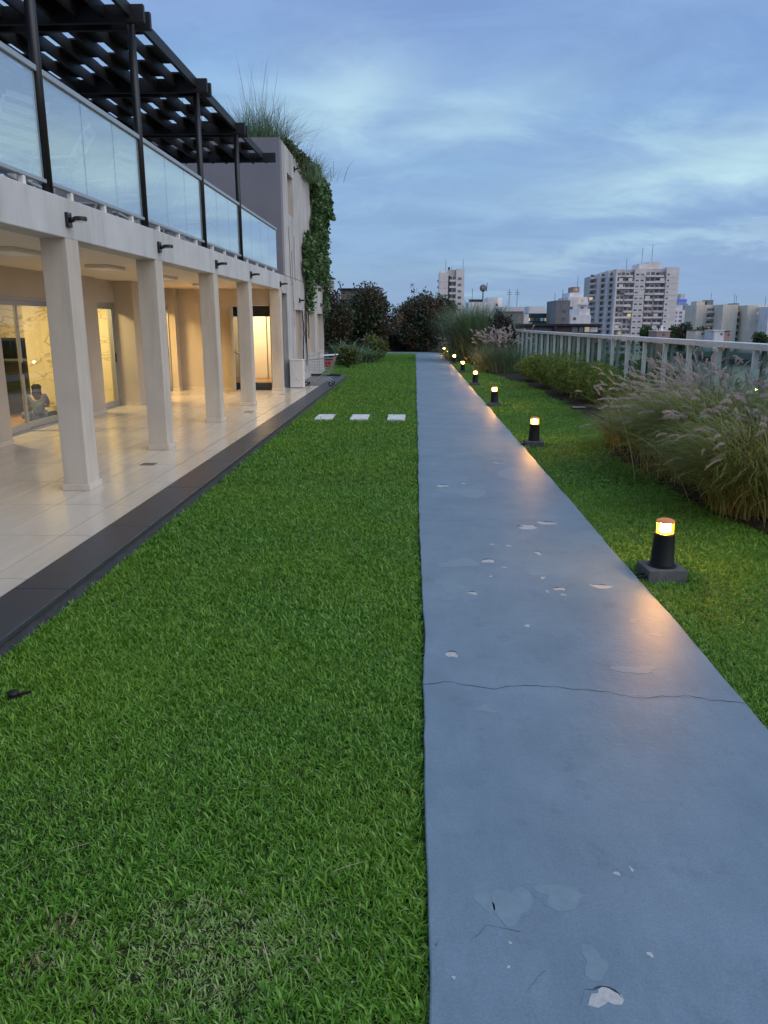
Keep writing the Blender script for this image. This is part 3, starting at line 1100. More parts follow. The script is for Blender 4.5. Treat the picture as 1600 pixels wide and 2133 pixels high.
# ------------------------------------------------------------------ seated person indoors
def person():
    mat('skin', (0.50, 0.30, 0.21), 0.55, 0.4)
    mat('hair', (0.012, 0.009, 0.008), 0.55, 0.4, var=(60, 0.4))
    mat('shirt', (0.10, 0.14, 0.165), 0.85, 0.2, var=(20, 0.15))
    mat('jeans', (0.10, 0.14, 0.20), 0.9, 0.2, var=(30, 0.2))
    P = thing('person', (-6.14, 12.12, 0.095), 'person with dark hair and blue-grey top sitting on the floor indoors behind glass', 'person')

    def skin(name, verts, edges, rad, m, parent, root=0):
        me = bpy.data.meshes.new(name)
        me.from_pydata(verts, edges, [])
        o = bpy.data.objects.new(name, me)
        COL.objects.link(o)
        o.parent = parent
        me.materials.append(M[m])
        md = o.modifiers.new('skin', 'SKIN')
        md.use_smooth_shade = True
        sv = me.skin_vertices[0].data
        for i, r_ in enumerate(rad):
            sv[i].radius = (r_, r_) if not isinstance(r_, tuple) else r_
            sv[i].use_root = (i == root)
        sd = o.modifiers.new('sub', 'SUBSURF')
        sd.levels = sd.render_levels = 2
        return o
    # local frame: faces +Y (away from the camera) and a little left, knees folded to the sides
    body_v = [(0, 0, 0.10), (0, 0.0, 0.28), (0, 0.01, 0.46), (0, 0.03, 0.55), (0, 0.06, 0.64), (0, 0.07, 0.71), (0, 0.065, 0.76),
              (-0.16, 0.02, 0.50), (-0.22, 0.14, 0.31), (-0.07, 0.29, 0.29), (-0.02, 0.34, 0.29),
              (0.16, 0.02, 0.50), (0.22, 0.14, 0.31), (0.09, 0.29, 0.29), (0.04, 0.34, 0.29),
              (-0.12, 0.04, 0.09), (-0.36, 0.24, 0.14), (-0.06, 0.34, 0.05), (0.03, 0.38, 0.04),
              (0.12, 0.04, 0.09), (0.36, 0.24, 0.14), (0.08, 0.36, 0.06), (-0.01, 0.42, 0.05)]
    body_e = [(0, 1), (1, 2), (2, 3), (3, 4), (4, 5), (5, 6), (2, 7), (7, 8), (8, 9), (9, 10), (2, 11), (11, 12), (12, 13), (13, 14),
              (0, 15), (15, 16), (16, 17), (17, 18), (0, 19), (19, 20), (20, 21), (21, 22)]
    body_r = [0.12, 0.11, 0.115, 0.045, 0.075, 0.09, 0.07, 0.05, 0.037, 0.026, 0.03, 0.05, 0.037, 0.026, 0.03, 0.085, 0.058, 0.042, 0.04, 0.085, 0.058, 0.042, 0.04]
    b = skin('body', body_v, body_e, body_r, 'skin', P)
    skin('shirt', [(0, 0, 0.12), (0, 0, 0.28), (0, 0.01, 0.46), (-0.16, 0.02, 0.50), (-0.21, 0.12, 0.34), (0.16, 0.02, 0.50), (0.21, 0.12, 0.34)],
         [(0, 1), (1, 2), (2, 3), (3, 4), (2, 5), (5, 6)], [0.15, 0.14, 0.14, 0.066, 0.054, 0.066, 0.054], 'shirt', P)
    skin('jeans', [(0, 0, 0.10), (-0.12, 0.04, 0.09), (-0.36, 0.24, 0.14), (-0.08, 0.33, 0.055), (0.12, 0.04, 0.09), (0.36, 0.24, 0.14), (0.10, 0.35, 0.06)],
         [(0, 1), (1, 2), (2, 3), (0, 4), (4, 5), (5, 6)], [0.145, 0.10, 0.07, 0.052, 0.10, 0.07, 0.052], 'jeans', P)
    skin('hair', [(0, 0.03, 0.60), (0, 0.03, 0.68), (0, 0.045, 0.745), (0, -0.03, 0.54), (0, -0.09, 0.44)], [(0, 1), (1, 2), (0, 3), (3, 4)], [0.10, 0.112, 0.09, 0.09, 0.075], 'hair', P)
    # nose, ears and fingers are separate short chains of the same figure
    skin('nose', [(0, 0.15, 0.69), (0, 0.172, 0.665)], [(0, 1)], [0.012, 0.014], 'skin', b)
    for s in (-1, 1):
        skin('ear', [(s * 0.085, 0.07, 0.68), (s * 0.1, 0.065, 0.70)], [(0, 1)], [0.012, 0.016], 'skin', b)
        for k in range(4):
            x = s * 0.03 + (k - 1.5) * 0.016
            skin('finger', [(x, 0.34, 0.29), (x, 0.38, 0.285), (x, 0.405, 0.265)], [(0, 1), (1, 2)], [0.009, 0.008, 0.007], 'skin', b)
        skin('thumb', [(s * 0.0, 0.33, 0.295), (-s * 0.015, 0.355, 0.31)], [(0, 1)], [0.01, 0.008], 'skin', b)
    pap = MB().box(-0.10, 0.08, 0.36, 0.366, 0.26, 0.40).mesh('paper_sheet')
    o = link('paper_sheet', pap, 'white_slab')
    o.location = (-6.14, 12.12, 0.095)
    tag(o, 'white sheet of paper held by the person on the floor', 'paper')
    P.rotation_euler[2] = R(25)
    for q in (P, o):
        q.location = (-6.16, 12.38, 0.10)
        q.scale = (0.74, 0.74, 0.84)
    o.rotation_euler[2] = R(25)


person()


# ------------------------------------------------------------------ stair tower at the far end
def tower():
    T = thing('stair_tower', (-4, 23, 0), 'weathered two storey rendered tower with roof planting beyond the gallery', 'building')
    low = [(18.86, 19.50, 0.10, 2.38), (20.80, 22.25, 0.35, 2.02), (23.25, 24.80, 0.75, 2.00), (25.45, 26.90, 0.75, 1.97)]
    MB().wall('x', FX - 0.30, FX, 18.86, 27.35, -0.05, 2.795, low).build('lower_wall', 'tower_plaster', T)
    MB().wall('x', FX - 0.30, FX - 0.004, 19.35, 27.35, 2.808, 5.82, [(20.05, 20.95, 4.30, 5.25)]).build('upper_wall', 'tower_plaster', T)
    box('joint', 'crack', T, FX - 0.28, FX - 0.018, 18.9, 27.34, 2.796, 2.807)
    box('grey_wall', 'grey_render', T, -9.6, FX - 0.002, 19.05, 19.349, 2.808, 5.82)
    box('far_wall', 'tower_plaster', T, -9.6, FX - 0.301, 27.05, 27.34, 0.0, 5.82)
    box('roof', 'concrete', T, -9.6, FX - 0.301, 19.35, 27.05, 5.45, 5.6)
    box('back_wall', 'tower_plaster', T, -9.6, -9.4, 18.87, 27.05, 0, 5.45)
    for a, b, z0, z1 in low[1:]:
        p = box('blind_panel', 'blind', T, FX - 0.17, FX - 0.13, a + 0.004, b - 0.004, z0 + 0.004, z1 - 0.004)
        box('sill', 'tower_plaster', p, FX - 0.13, FX + 0.02, a + 0.001, b - 0.001, z0 - 0.03, z0 + 0.012)
    w = box('upper_window', 'blind', T, FX - 0.16, FX - 0.12, 20.054, 20.946, 4.304, 5.246)
    for k in range(9):
        MB().box(FX - 0.118, FX - 0.10, 20.10, 20.16, 4.34 + k * 0.09, 4.38 + k * 0.09).build('louvre', 'black_steel', w)
    g = MB().box(FX - 0.16, FX - 0.10, 18.86, 18.91, 0.10, 2.38).box(FX - 0.16, FX - 0.10, 19.45, 19.5, 0.10, 2.38).box(
        FX - 0.16, FX - 0.10, 18.91, 19.45, 2.32, 2.38).box(FX - 0.16, FX - 0.10, 18.91, 19.45, 0.10, 0.20).build('narrow_window', 'aluminium', T)
    box('pane', 'dark_glass', g, FX - 0.14, FX - 0.12, 18.915, 19.445, 0.205, 2.315)
    for k in range(5):
        x = FX - 0.15 + 0.0
        MB().box(x - 0.03, x - 0.015, 18.95 + k * 0.10, 18.99 + k * 0.10, 0.21, 2.31).build('curtain_fold', 'grey_paint', g)
    # bare runners of the creeper and the marks they left
    rs = np.random.default_rng(3)
    for k in range(16):
        y = rs.uniform(19.9, 27.0)
        z = rs.uniform(2.2, 4.3)
        pts = []
        zz = z
        while zz > max(0.3, z - rs.uniform(1.2, 3.0)):
            pts.append((FX + 0.004, y, zz))
            zz -= 0.14
            y += rs.normal() * 0.035
        if len(pts) > 2 and not any(a - 0.1 < q[1] < b + 0.1 and c - 0.1 < q[2] < d + 0.1 for q in pts for a, b, c, d in low):
            MB().tube(pts, 0.006, 5).build('dead_runner', 'vine_stain', T)
    return T


tower()


# ------------------------------------------------------------------ balustrade and pergola on the upper deck
POSTS = [4.55, 7.05, 9.52, 12.16, 14.68]


def balustrade():
    G = thing('glass_balustrade', (FX - 0.05, 11, 2.79), 'frameless glass balustrade with aluminium rails along the upper deck', 'balustrade')
    x = FX - 0.045
    ends = POSTS + [18.45]
    for i, (a, b) in enumerate(zip(ends[:-1], ends[1:])):
        a2, b2 = a + 0.055, b - 0.055 if i < 4 else b
        box('top_rail', 'aluminium', G, x - 0.03, x + 0.03, a2, b2, 3.735, 3.785, bevel=0.006)
        box('bottom_rail', 'aluminium', G, x - 0.025, x + 0.025, a2, b2, 2.862, 2.895, bevel=0.004)
        n = 3 if i < 4 else 4
        w = (b2 - a2) / n
        for k in range(n):
            box('pane', 'rail_glass', G, x - 0.005, x + 0.005, a2 + k * w + 0.008, a2 + (k + 1) * w - 0.008, 2.896, 3.734)
            for q in (0.5,):
                yy = a2 + (k + q) * w
                box('bracket', 'white_paint', G, x - 0.02, x + 0.02, yy - 0.025, yy + 0.025, 2.789, 2.861)


balustrade()


def pergola():
    P = thing('pergola', (-5.5, 10, 2.72), 'black timber pergola with staggered planks over the upper deck', 'pergola')
    xp = FX - 0.045
    for y in POSTS:
        for x in (xp, -7.6):
            MB().tube([(x, y, 2.79 if x > -4 else 2.72), (x, y, 4.95)], 0.045, 14).build('post', 'black_steel', P, smooth=True)
    for y in POSTS:
        for d in (-0.11, 0.11):
            box('beam', 'black_wood', P, -8.3, -3.02, y + d - 0.03, y + d + 0.03, 4.905, 5.085, bevel=0.004)
    box('beam', 'black_wood', P, -8.3, -2.92, 17.0, 17.06, 4.905, 5.085, bevel=0.004)
    sp = 0.285
    for k in range(18):
        x = FX - 0.02 - k * sp
        box('joist', 'black_wood', P, x - 0.022, x + 0.022, 2.2, 17.45 + 0.05 * (k % 2), 4.965, 5.095)
    for k in range(17):
        x = FX - 0.02 - (k + 0.5) * sp
        y = 3.2 + (0, 0.55, 0.25, 0.8)[k % 4]
        while y < 17.2:
            ln = 0.66
            y1 = min(y + ln, 17.3)
            if y1 - y > 0.2:
                MB().box(x - sp / 2 + 0.001, x + sp / 2 - 0.001, y, y1, 5.0965, 5.118).build('plank', 'black_wood', P)
            y += ln + 0.42
    return P


pergola()


def loungers():
    def make():
        C = thing('folding_chair', (0, 0, 0), 'x', 'chair', 'white slatted chairs on the upper deck')
        # local: seat faces +X (towards the glass), built round the origin on the deck
        for s in (-1, 1):
            y = s * 0.25
            MB().tube([(0.30, y, 0.0), (0.0, y, 0.30), (-0.38, y, 0.95)], 0.014, 6).build('side_frame', 'white_plastic', C)
            MB().tube([(-0.30, y, 0.0), (-0.02, y, 0.28), (0.26, y, 0.42)], 0.014, 6).build('leg', 'white_plastic', C)
            MB().tube([(-0.26, y * 1.12, 0.66), (0.22, y * 1.12, 0.62)], 0.016, 6).build('armrest', 'white_plastic', C)
        for k in range(7):
            t = k / 6
            x, z = -0.06 - 0.32 * t, 0.42 + 0.52 * t
            MB().prism([(x, -0.24, z), (x - 0.03, -0.24, z + 0.05), (x - 0.042, -0.24, z + 0.045), (x - 0.012, -0.24, z - 0.005)], (0, 0.48, 0)).build('slat', 'white_plastic', C)
        for k in range(6):
            x = -0.12 + k * 0.075
            box('slat', 'white_plastic', C, x, x + 0.055, -0.24, 0.24, 0.395 + k * 0.004, 0.41 + k * 0.004)
        return C
    proto = make()
    where = [(6.35, 205, 'leaning by the first pergola post from the left edge'), (7.75, 160, 'just past the first visible pergola post'), (8.75, 195, 'midway between first and second visible posts'),
             (10.2, 170, 'just past the second visible pergola post'), (11.2, 200, 'before the third visible pergola post'), (12.9, 165, 'just past the third visible pergola post'),
             (14.1, 190, 'before the fourth visible pergola post')]
    for i, (y, a, l) in enumerate(where):
        o = proto if i == 0 else copy_tree(proto)
        o.location = (FX - 0.72 - 0.06 * (i % 2), y, 2.72)
        o.rotation_euler[2] = R(a)
        o['label'] = 'white slatted chair behind the glass ' + l


loungers()


# ------------------------------------------------------------------ wall lights and ceiling lights
def wall_lights():
    def make():
        t = thing('wall_light', (0, 0, 0), 'x', 'wall light', 'black wall lights along the facade')
        box('back_plate', 'black_steel', t, 0.0, 0.035, -0.055, 0.055, -0.075, 0.075, bevel=0.006)
        MB().tube([(0.03, 0, 0.0), (0.06, 0, 0.0), (0.09, 0, 0.008)], [0.030, 0.027, 0.024], 10).build('arm', 'black_steel', t, smooth=True)
        pts = []
        for k in range(20):
            a = 2 * math.pi * k / 20
            pts.append((0.145 + 0.072 * math.cos(a), 0.07 * math.sin(a), -0.012))
        h = MB().prism(pts, (0, 0, 0.045)).build('lamp_head', 'black_steel', t, bevel=0.01)
        pts = [(0.145 + (p[0] - 0.145) * 0.8, p[1] * 0.8, -0.019) for p in pts]
        MB().prism(pts, (0, 0, 0.0065)).build('diffuser', 'white_plastic', h)
        for y in (-0.04, 0.04):
            MB().tube([(0.034, y, 0.055), (0.04, y, 0.055)], 0.008, 6).build('screw', 'aluminium', t)
        return t
    p = make()
    spots = [(FX, 7.28, 2.60, 'above the nearest column'), (FX, 9.83, 2.595, 'above the second column'), (FX, 12.62, 2.59, 'above the third column'),
             (FX, 15.25, 2.58, 'above the fourth column'), (FX, 18.55, 2.56, 'above the last column by the tower'), (FX, 21.55, 2.27, 'above the first blind window of the tower'),
             (FX, 24.0, 2.27, 'above the middle blind window of the tower'), (FX, 26.35, 2.25, 'above the farthest blind window of the tower'),
             (FX - 0.004, 21.2, 5.52, 'high on the tower above its upper window')]
    for i, (x, y, z, l) in enumerate(spots):
        o = p if i == 0 else copy_tree(p)
        o.location = (x, y, z)
        o.scale = (0.84, 0.84, 0.84)
        o['label'] = 'black oval wall light ' + l


wall_lights()


def ceiling_lights():
    def make():
        t = thing('ceiling_light', (0, 0, 0), 'x', 'ceiling light', 'flat panel lights under the gallery ceiling')
        box('housing', 'soffit', t, -0.17, 0.17, -0.31, 0.31, -0.045, -0.001, bevel=0.006)
        box('diffuser', 'white_plastic', t, -0.15, 0.15, -0.29, 0.29, -0.049, -0.0455)
        return t
    p = make()
    for i, (y, l) in enumerate(((8.55, 'nearest bay at the left edge'), (11.1, 'between first and second columns'), (13.6, 'between second and third columns'),
                                (16.3, 'between third and fourth columns'))):
        o = p if i == 0 else copy_tree(p)
        o.location = (-4.35, y, 2.465)
        o['label'] = 'flat white ceiling light in the gallery, ' + l


ceiling_lights()


# ------------------------------------------------------------------ bollard lights
def bollards():
    mat('dark_concrete', (0.13, 0.125, 0.12), 0.9, 0.2, var=(14, 0.35), bump=(90, 0.4))
    mat('bollard_black', (0.008, 0.008, 0.008), 0.6, 0.25)
    emit_mat('bulb', (1.0, 0.60, 0.20), 400)
    m = bpy.data.materials.new('amber_glass')
    m.use_nodes = True
    nt = m.node_tree
    nt.nodes.clear()
    out = nt.nodes.new('ShaderNodeOutputMaterial')
    tr = nt.nodes.new('ShaderNodeBsdfTransparent')
    tr.inputs[0].default_value = (1.0, 0.74, 0.33, 1)
    em = nt.nodes.new('ShaderNodeEmission')
    em.inputs[0].default_value = (1.0, 0.38, 0.035, 1)
    em.inputs[1].default_value = 1.9
    ad = nt.nodes.new('ShaderNodeAddShader')
    nt.links.new(tr.outputs[0], ad.inputs[0])
    nt.links.new(em.outputs[0], ad.inputs[1])
    nt.links.new(ad.outputs[0], out.inputs[0])
    M['amber_glass'] = m
    mat('amber_cap', (0.30, 0.10, 0.04), 0.45, 0.4, emit=((1.0, 0.36, 0.08), 0.22))  # weak emission stands in for bulb light coming through the cap

    def make():
        t = thing('bollard_light', (0, 0, 0), 'x', 'bollard light', 'black bollard lights along the path')
        box('concrete_base', 'dark_concrete', t, -0.132, 0.132, -0.118, 0.118, -0.03, 0.085, bevel=0.008)
        b = MB().lathe([(0.076, 0.090), (0.082, 0.092), (0.082, 0.099), (0.0775, 0.103), (0.068, 0.300), (0.0675, 0.314), (0.03, 0.316)], 28).build('body', 'bollard_black', t, smooth=True)
        MB().lathe([(0.094, 0.0855), (0.096, 0.0865), (0.096, 0.092), (0.082, 0.094)], 28).build('base_ring', 'black_plastic', b)
        ln = MB().lathe([(0.057, 0.3165), (0.0575, 0.318), (0.0565, 0.389), (0.056, 0.390)], 28).build('lens', 'amber_glass', t)
        MB().lathe([(0.008, 0.322), (0.036, 0.328), (0.037, 0.374), (0.008, 0.380)], 16).build('bulb', 'bulb', ln)
        for a in (50, 170, 290):
            c, s = math.cos(R(a)), math.sin(R(a))
            MB().tube([(0.0585 * c, 0.0585 * s, 0.317), (0.0575 * c, 0.0575 * s, 0.391)], 0.003, 5).build('rib', 'black_plastic', ln)
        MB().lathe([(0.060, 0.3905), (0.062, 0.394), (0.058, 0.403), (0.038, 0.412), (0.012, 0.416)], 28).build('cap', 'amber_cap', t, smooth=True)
        for y in (-0.03, -0.09):
            MB().tube([(-0.13, y, 0.035), (-0.17, y, 0.033), (-0.21, y + 0.005, 0.02)], 0.008, 6).build('conduit', 'black_plastic', t)
        return t
    p = make()
    # the nearest one stands a little closer to the path than its base shows
    spots = [(1.70, 5.09, 4, 'nearest, on a square concrete block'), (1.68, 10.82, -3, 'second from the camera'), (1.645, 16.1, 2, 'third from the camera'),
             (1.655, 21.5, 0, 'fourth from the camera'), (1.63, 26.9, 5, 'fifth from the camera'), (1.60, 32.3, 0, 'sixth from the camera'),
             (1.57, 37.2, -4, 'seventh from the camera'), (1.52, 41.6, 2, 'farthest, where the path bends')]
    for i, (x, y, a, l) in enumerate(spots):
        o = p if i == 0 else copy_tree(p)
        o.location = (x, y, 0.0)
        o.rotation_euler[2] = R(a)
        o['label'] = 'lit black bollard light beside the path, ' + l


bollards()


# ------------------------------------------------------------------ fence
def fence():
    mat('rear_post_dimmed', (0.17, 0.18, 0.18), 0.6, 0.3, var=(6, 0.12))  # fence grey darkened so the rear posts look dim behind the glass
    F = thing('glass_fence', (4.33, 20, 0), 'light grey metal fence with glass panes along the planting bed', 'fence')
    X = 4.30

    def top(y):
        return 1.445 - 0.0022 * (y - 8)
    y0, y1 = 4.0, 36.5
    n = 14
    for k in range(n):
        a = y0 + (y1 - y0) * k / n
        b = y0 + (y1 - y0) * (k + 1) / n
        mb = MB()
        mb.prism([(X - 0.085, a, top(a) - 0.082), (X + 0.11, a, top(a) - 0.082), (X + 0.11, a, top(a)), (X - 0.085, a, top(a))], (0, b - a - 0.002, top(b) - top(a)))
        mb.build('top_rail', 'grey_paint', F, bevel=0.008)
    y = 5.2 - 1.195
    while y < y1:
        t = top(y) - 0.084
        box('post', 'grey_paint', F, X - 0.075, X - 0.012, y - 0.035, y + 0.035, 0.0, t, bevel=0.004)
        box('rear_post', 'rear_post_dimmed', F, X + 0.042, X + 0.085, y - 0.035, y + 0.035, 0.0, t)
        if y + 1.195 < y1:
            box('pane', 'fence_glass', F, X + 0.011, X + 0.019, y + 0.008, y + 1.187, 0.10, top(y + 1.2) - 0.099)
        y += 1.195
    box('bottom_rail', 'grey_paint', F, X - 0.011, X + 0.041, y0, y1, 0.03, 0.075)
    # house-shaped white sticker on one of the panes
    s = [(4.305, 11.47, 1.31), (4.305, 11.33, 1.20), (4.305, 11.36, 1.13), (4.305, 11.40, 1.06), (4.305, 11.44, 1.09), (4.305, 11.47, 0.98), (4.305, 11.50, 1.08),
         (4.305, 11.56, 1.10), (4.305, 11.60, 1.19)]
    MB().prism(s, (0.002, 0, 0)).build('sticker', 'white_slab', F)


fence()


# ------------------------------------------------------------------ small things on and beside the terrace
def small_things():
    for x, l in ((-1.62, 'nearest the terrace'), (-0.99, 'in the middle of the three'), (-0.33, 'nearest the path')):
        w, d = 0.155, 0.37
        rs = np.random.default_rng(int(-x * 100))
        pts = []
        for a, b, n in (((-w, -d), (w, -d), 7), ((w, -d), (w, d), 9), ((w, d), (-w, d), 5), ((-w, d), (-w, -d), 9)):
            for t in np.linspace(0, 1, n, endpoint=False):
                pts.append((x + a[0] + (b[0] - a[0]) * t + rs.normal() * 0.004, 13.86 + a[1] + (b[1] - a[1]) * t + rs.normal() * 0.006, -0.01))
        o = MB().prism(pts, (0, 0, 0.052)).build('stepping_slab', 'white_slab')
        tag(o, 'white stepping slab in the grass, ' + l, 'paving slab', 'white stepping slabs across the lawn', 'thing')
    # painted metal pedestal box beside the cart
    b = thing('pedestal_box', (-2.96, 19.45, FZ), 'scuffed off-white pedestal box standing on the terrace by the cart', 'box')
    box('body', 'white_paint', b, -3.12, -2.79, 19.32, 19.60, FZ + 0.012, 0.78, bevel=0.006)
    box('lid', 'white_paint', b, -3.13, -2.78, 19.31, 19.61, 0.781, 0.80, bevel=0.004)
    box('foot_plate', 'black_plastic', b, -3.11, -2.80, 19.33, 19.59, FZ, FZ + 0.012)
    for x, z, w in ((-3.03, 0.42, 0.012), (-2.98, 0.30, 0.03), (-2.9, 0.27, 0.012)):
        MB().box(x, x + w, 19.3185, 19.3198, z, z + 0.014).build('scuff', 'crack', b)
    # black drain pipe along the far edge
    p = MB().tube([(-3.14, 23.4, 0.16), (-2.5, 23.42, 0.155), (-2.25, 23.42, 0.15)], 0.03, 8).build('drain_pipe', 'black_plastic')
    tag(p, 'thin black pipe lying across the far end of the terrace', 'pipe')
    # sprinkler head
    s = thing('sprinkler_head', (-1.84, 3.17, 0), 'small black sprinkler head in the lawn near the left edge', 'sprinkler')
    MB().lathe([(0.022, -0.03), (0.024, 0.03), (0.026, 0.034), (0.026, 0.045), (0.012, 0.049)], 16, (-1.84, 3.17, 0.0)).build('cap', 'black_plastic', s, smooth=True)
    MB().tube([(-1.84, 3.17, 0.012), (-1.80, 3.19, 0.03), (-1.77, 3.20, 0.032)], 0.008, 6).build('spout', 'black_plastic', s)
    # small tray light by the shrubs
    t = thing('ground_tray', (3.26, 15.5, 0), 'flat pale metal tray lying between two shrubs', 'tray')
    box('plate', 'aluminium', t, 3.14, 3.40, 15.44, 15.58, 0.05, 0.062, bevel=0.003)
    MB().box(3.16, 3.20, 15.46, 15.56, 0.01, 0.05).box(3.34, 3.38, 15.46, 15.56, 0.01, 0.05).build('feet', 'black_plastic', t)


small_things()


def cart():
    C = thing('shopping_cart', (-2.44, 20.15, FZ), 'empty wire shopping cart with red seat flap at the terrace end', 'shopping cart')
    y0, y1 = 19.92, 20.40

    # side profile in x (nose at left) and z
    def side(t, v):            # t 0 nose .. 1 handle, v 0 bottom .. 1 top
        xb, zb = -2.84 + 0.60 * t, 0.46 - 0.07 * t
        xt, zt = -2.90 + 0.82 * t, 0.74 + 0.07 * t
        return xb + (xt - xb) * v, zb + (zt - zb) * v

    def hw(t):
        return 0.17 + 0.07 * t
    yc = (y0 + y1) / 2
    mb = MB()
    for s in (-1, 1):
        for k in range(13):
            t = k / 12
            a, b = side(t, 0), side(t, 1)
            mb.tube([(a[0], yc + s * hw(t) * 0.86, a[1]), (b[0], yc + s * hw(t), b[1])], 0.0022, 4)
        for v in (0, 0.2, 0.4, 0.6, 0.8):
            a, b = side(0, v), side(1, v)
            k = 0.86 + 0.14 * v
            mb.tube([(a[0], yc + s * hw(0) * k, a[1]), (b[0], yc + s * hw(1) * k, b[1])], 0.0028, 4)
    for k in range(9):
        t = k / 8
        a = side(t, 0)
        mb.tube([(a[0], yc - hw(t) * 0.86, a[1]), (a[0], yc + hw(t) * 0.86, a[1])], 0.0025, 4)
    for k in range(7):
        q = -1 + k / 3
        for t in (0, 1):
            a, b = side(t, 0), side(t, 1)
            mb.tube([(a[0], yc + q * hw(t) * 0.86, a[1]), (b[0], yc + q * hw(t), b[1])], 0.0022, 4)
    mb.build('wire_basket', 'chrome', C)
    mb = MB()
    for s in (-1, 1):
        a, b = side(0, 1), side(1, 1)
        mb.tube([(a[0], yc + s * hw(0), a[1]), (b[0], yc + s * hw(1), b[1])], 0.007, 6)
    a = side(0, 1)
    mb.tube([(a[0], yc - hw(0), a[1]), (a[0], yc + hw(0), a[1])], 0.007, 6)
    mb.build('basket_rim', 'chrome', C)
    for s in (-1, 1):
        MB().tube([(-2.06, yc + s * 0.25, 0.87), (-2.20, yc + s * 0.24, 0.40), (-2.42, yc + s * 0.22, 0.37), (-2.17, yc + s * 0.24, 0.21), (-2.14, yc + s * 0.24, 0.18)], 0.011, 6).build('frame_tube', 'chrome', C)
        MB().tube([(-2.42, yc + s * 0.22, 0.37), (-2.56, yc + s * 0.2, 0.22), (-2.80, yc + s * 0.16, 0.20)], 0.011, 6).build('frame_tube', 'chrome', C)
    MB().tube([(-2.62, yc - 0.19, 0.215), (-2.62, yc + 0.19, 0.215)], 0.009, 6).build('cross_tube', 'chrome', C)
    h = MB().tube([(-2.03, yc - 0.27, 0.885), (-2.03, yc + 0.27, 0.885)], 0.016, 10).build('handle', 'white_plastic', C)
    for s in (-1, 1):
        MB().tube([(-2.03, yc + s * 0.25, 0.885), (-2.03, yc + s * 0.285, 0.885)], 0.02, 10).build('handle_cap', 'red_plastic', h)
        MB().tube([(-2.40, yc + s * 0.245, 0.865), (-2.03, yc + s * 0.25, 0.885)], 0.013, 6).build('handle_arm', 'white_plastic', h)
    f = MB().prism([(-2.34, yc - 0.15, 0.60), (-2.18, yc - 0.15, 0.62), (-2.17, yc - 0.15, 0.74), (-2.33, yc - 0.15, 0.72)], (0, 0.012, 0)).build('seat_flap', 'red_plastic', C)
    MB().prism([(-2.18, yc - 0.16, 0.62), (-2.175, yc - 0.16, 0.62), (-2.165, yc - 0.16, 0.74), (-2.17, yc - 0.16, 0.74)], (0, 0.32, 0)).build('flap_back', 'red_plastic', f)
    for x, z in ((-2.80, 0.0), (-2.16, 0.0)):
        for s in (-1, 1):
            y = yc + s * (0.16 if x < -2.5 else 0.24)
            w = MB().tube([(x - 0.01, y - 0.014, FZ + 0.056), (x - 0.01, y + 0.014, FZ + 0.056)], 0.056, 18).build('wheel', 'rubber', C, smooth=False)
            MB().tube([(x - 0.01, y - 0.016, FZ + 0.056), (x - 0.01, y + 0.016, FZ + 0.056)], 0.022, 12).build('hub', 'grey_paint', w)
            MB().tube([(x - 0.01, y - 0.02, FZ + 0.056), (x + 0.01, y - 0.02, FZ + 0.11), (x + 0.01, y, 0.225)], 0.006, 5).build('fork', 'chrome', w)


cart()


# ------------------------------------------------------------------ lawn grass (uncountable: one scattered object)
leaf_mat('lawn_blade', [(0.0, (0.036, 0.125, 0.008)), (0.45, (0.112, 0.290, 0.016)), (0.8, (0.20, 0.395, 0.055)), (0.93, (0.36, 0.46, 0.18)), (0.95, (0.36, 0.30, 0.17)),
                        (1.0, (0.42, 0.36, 0.22))], 0.45, 0.4, 0.25, patch=(0.75, (0.175, 0.33, 0.02), 0.55))


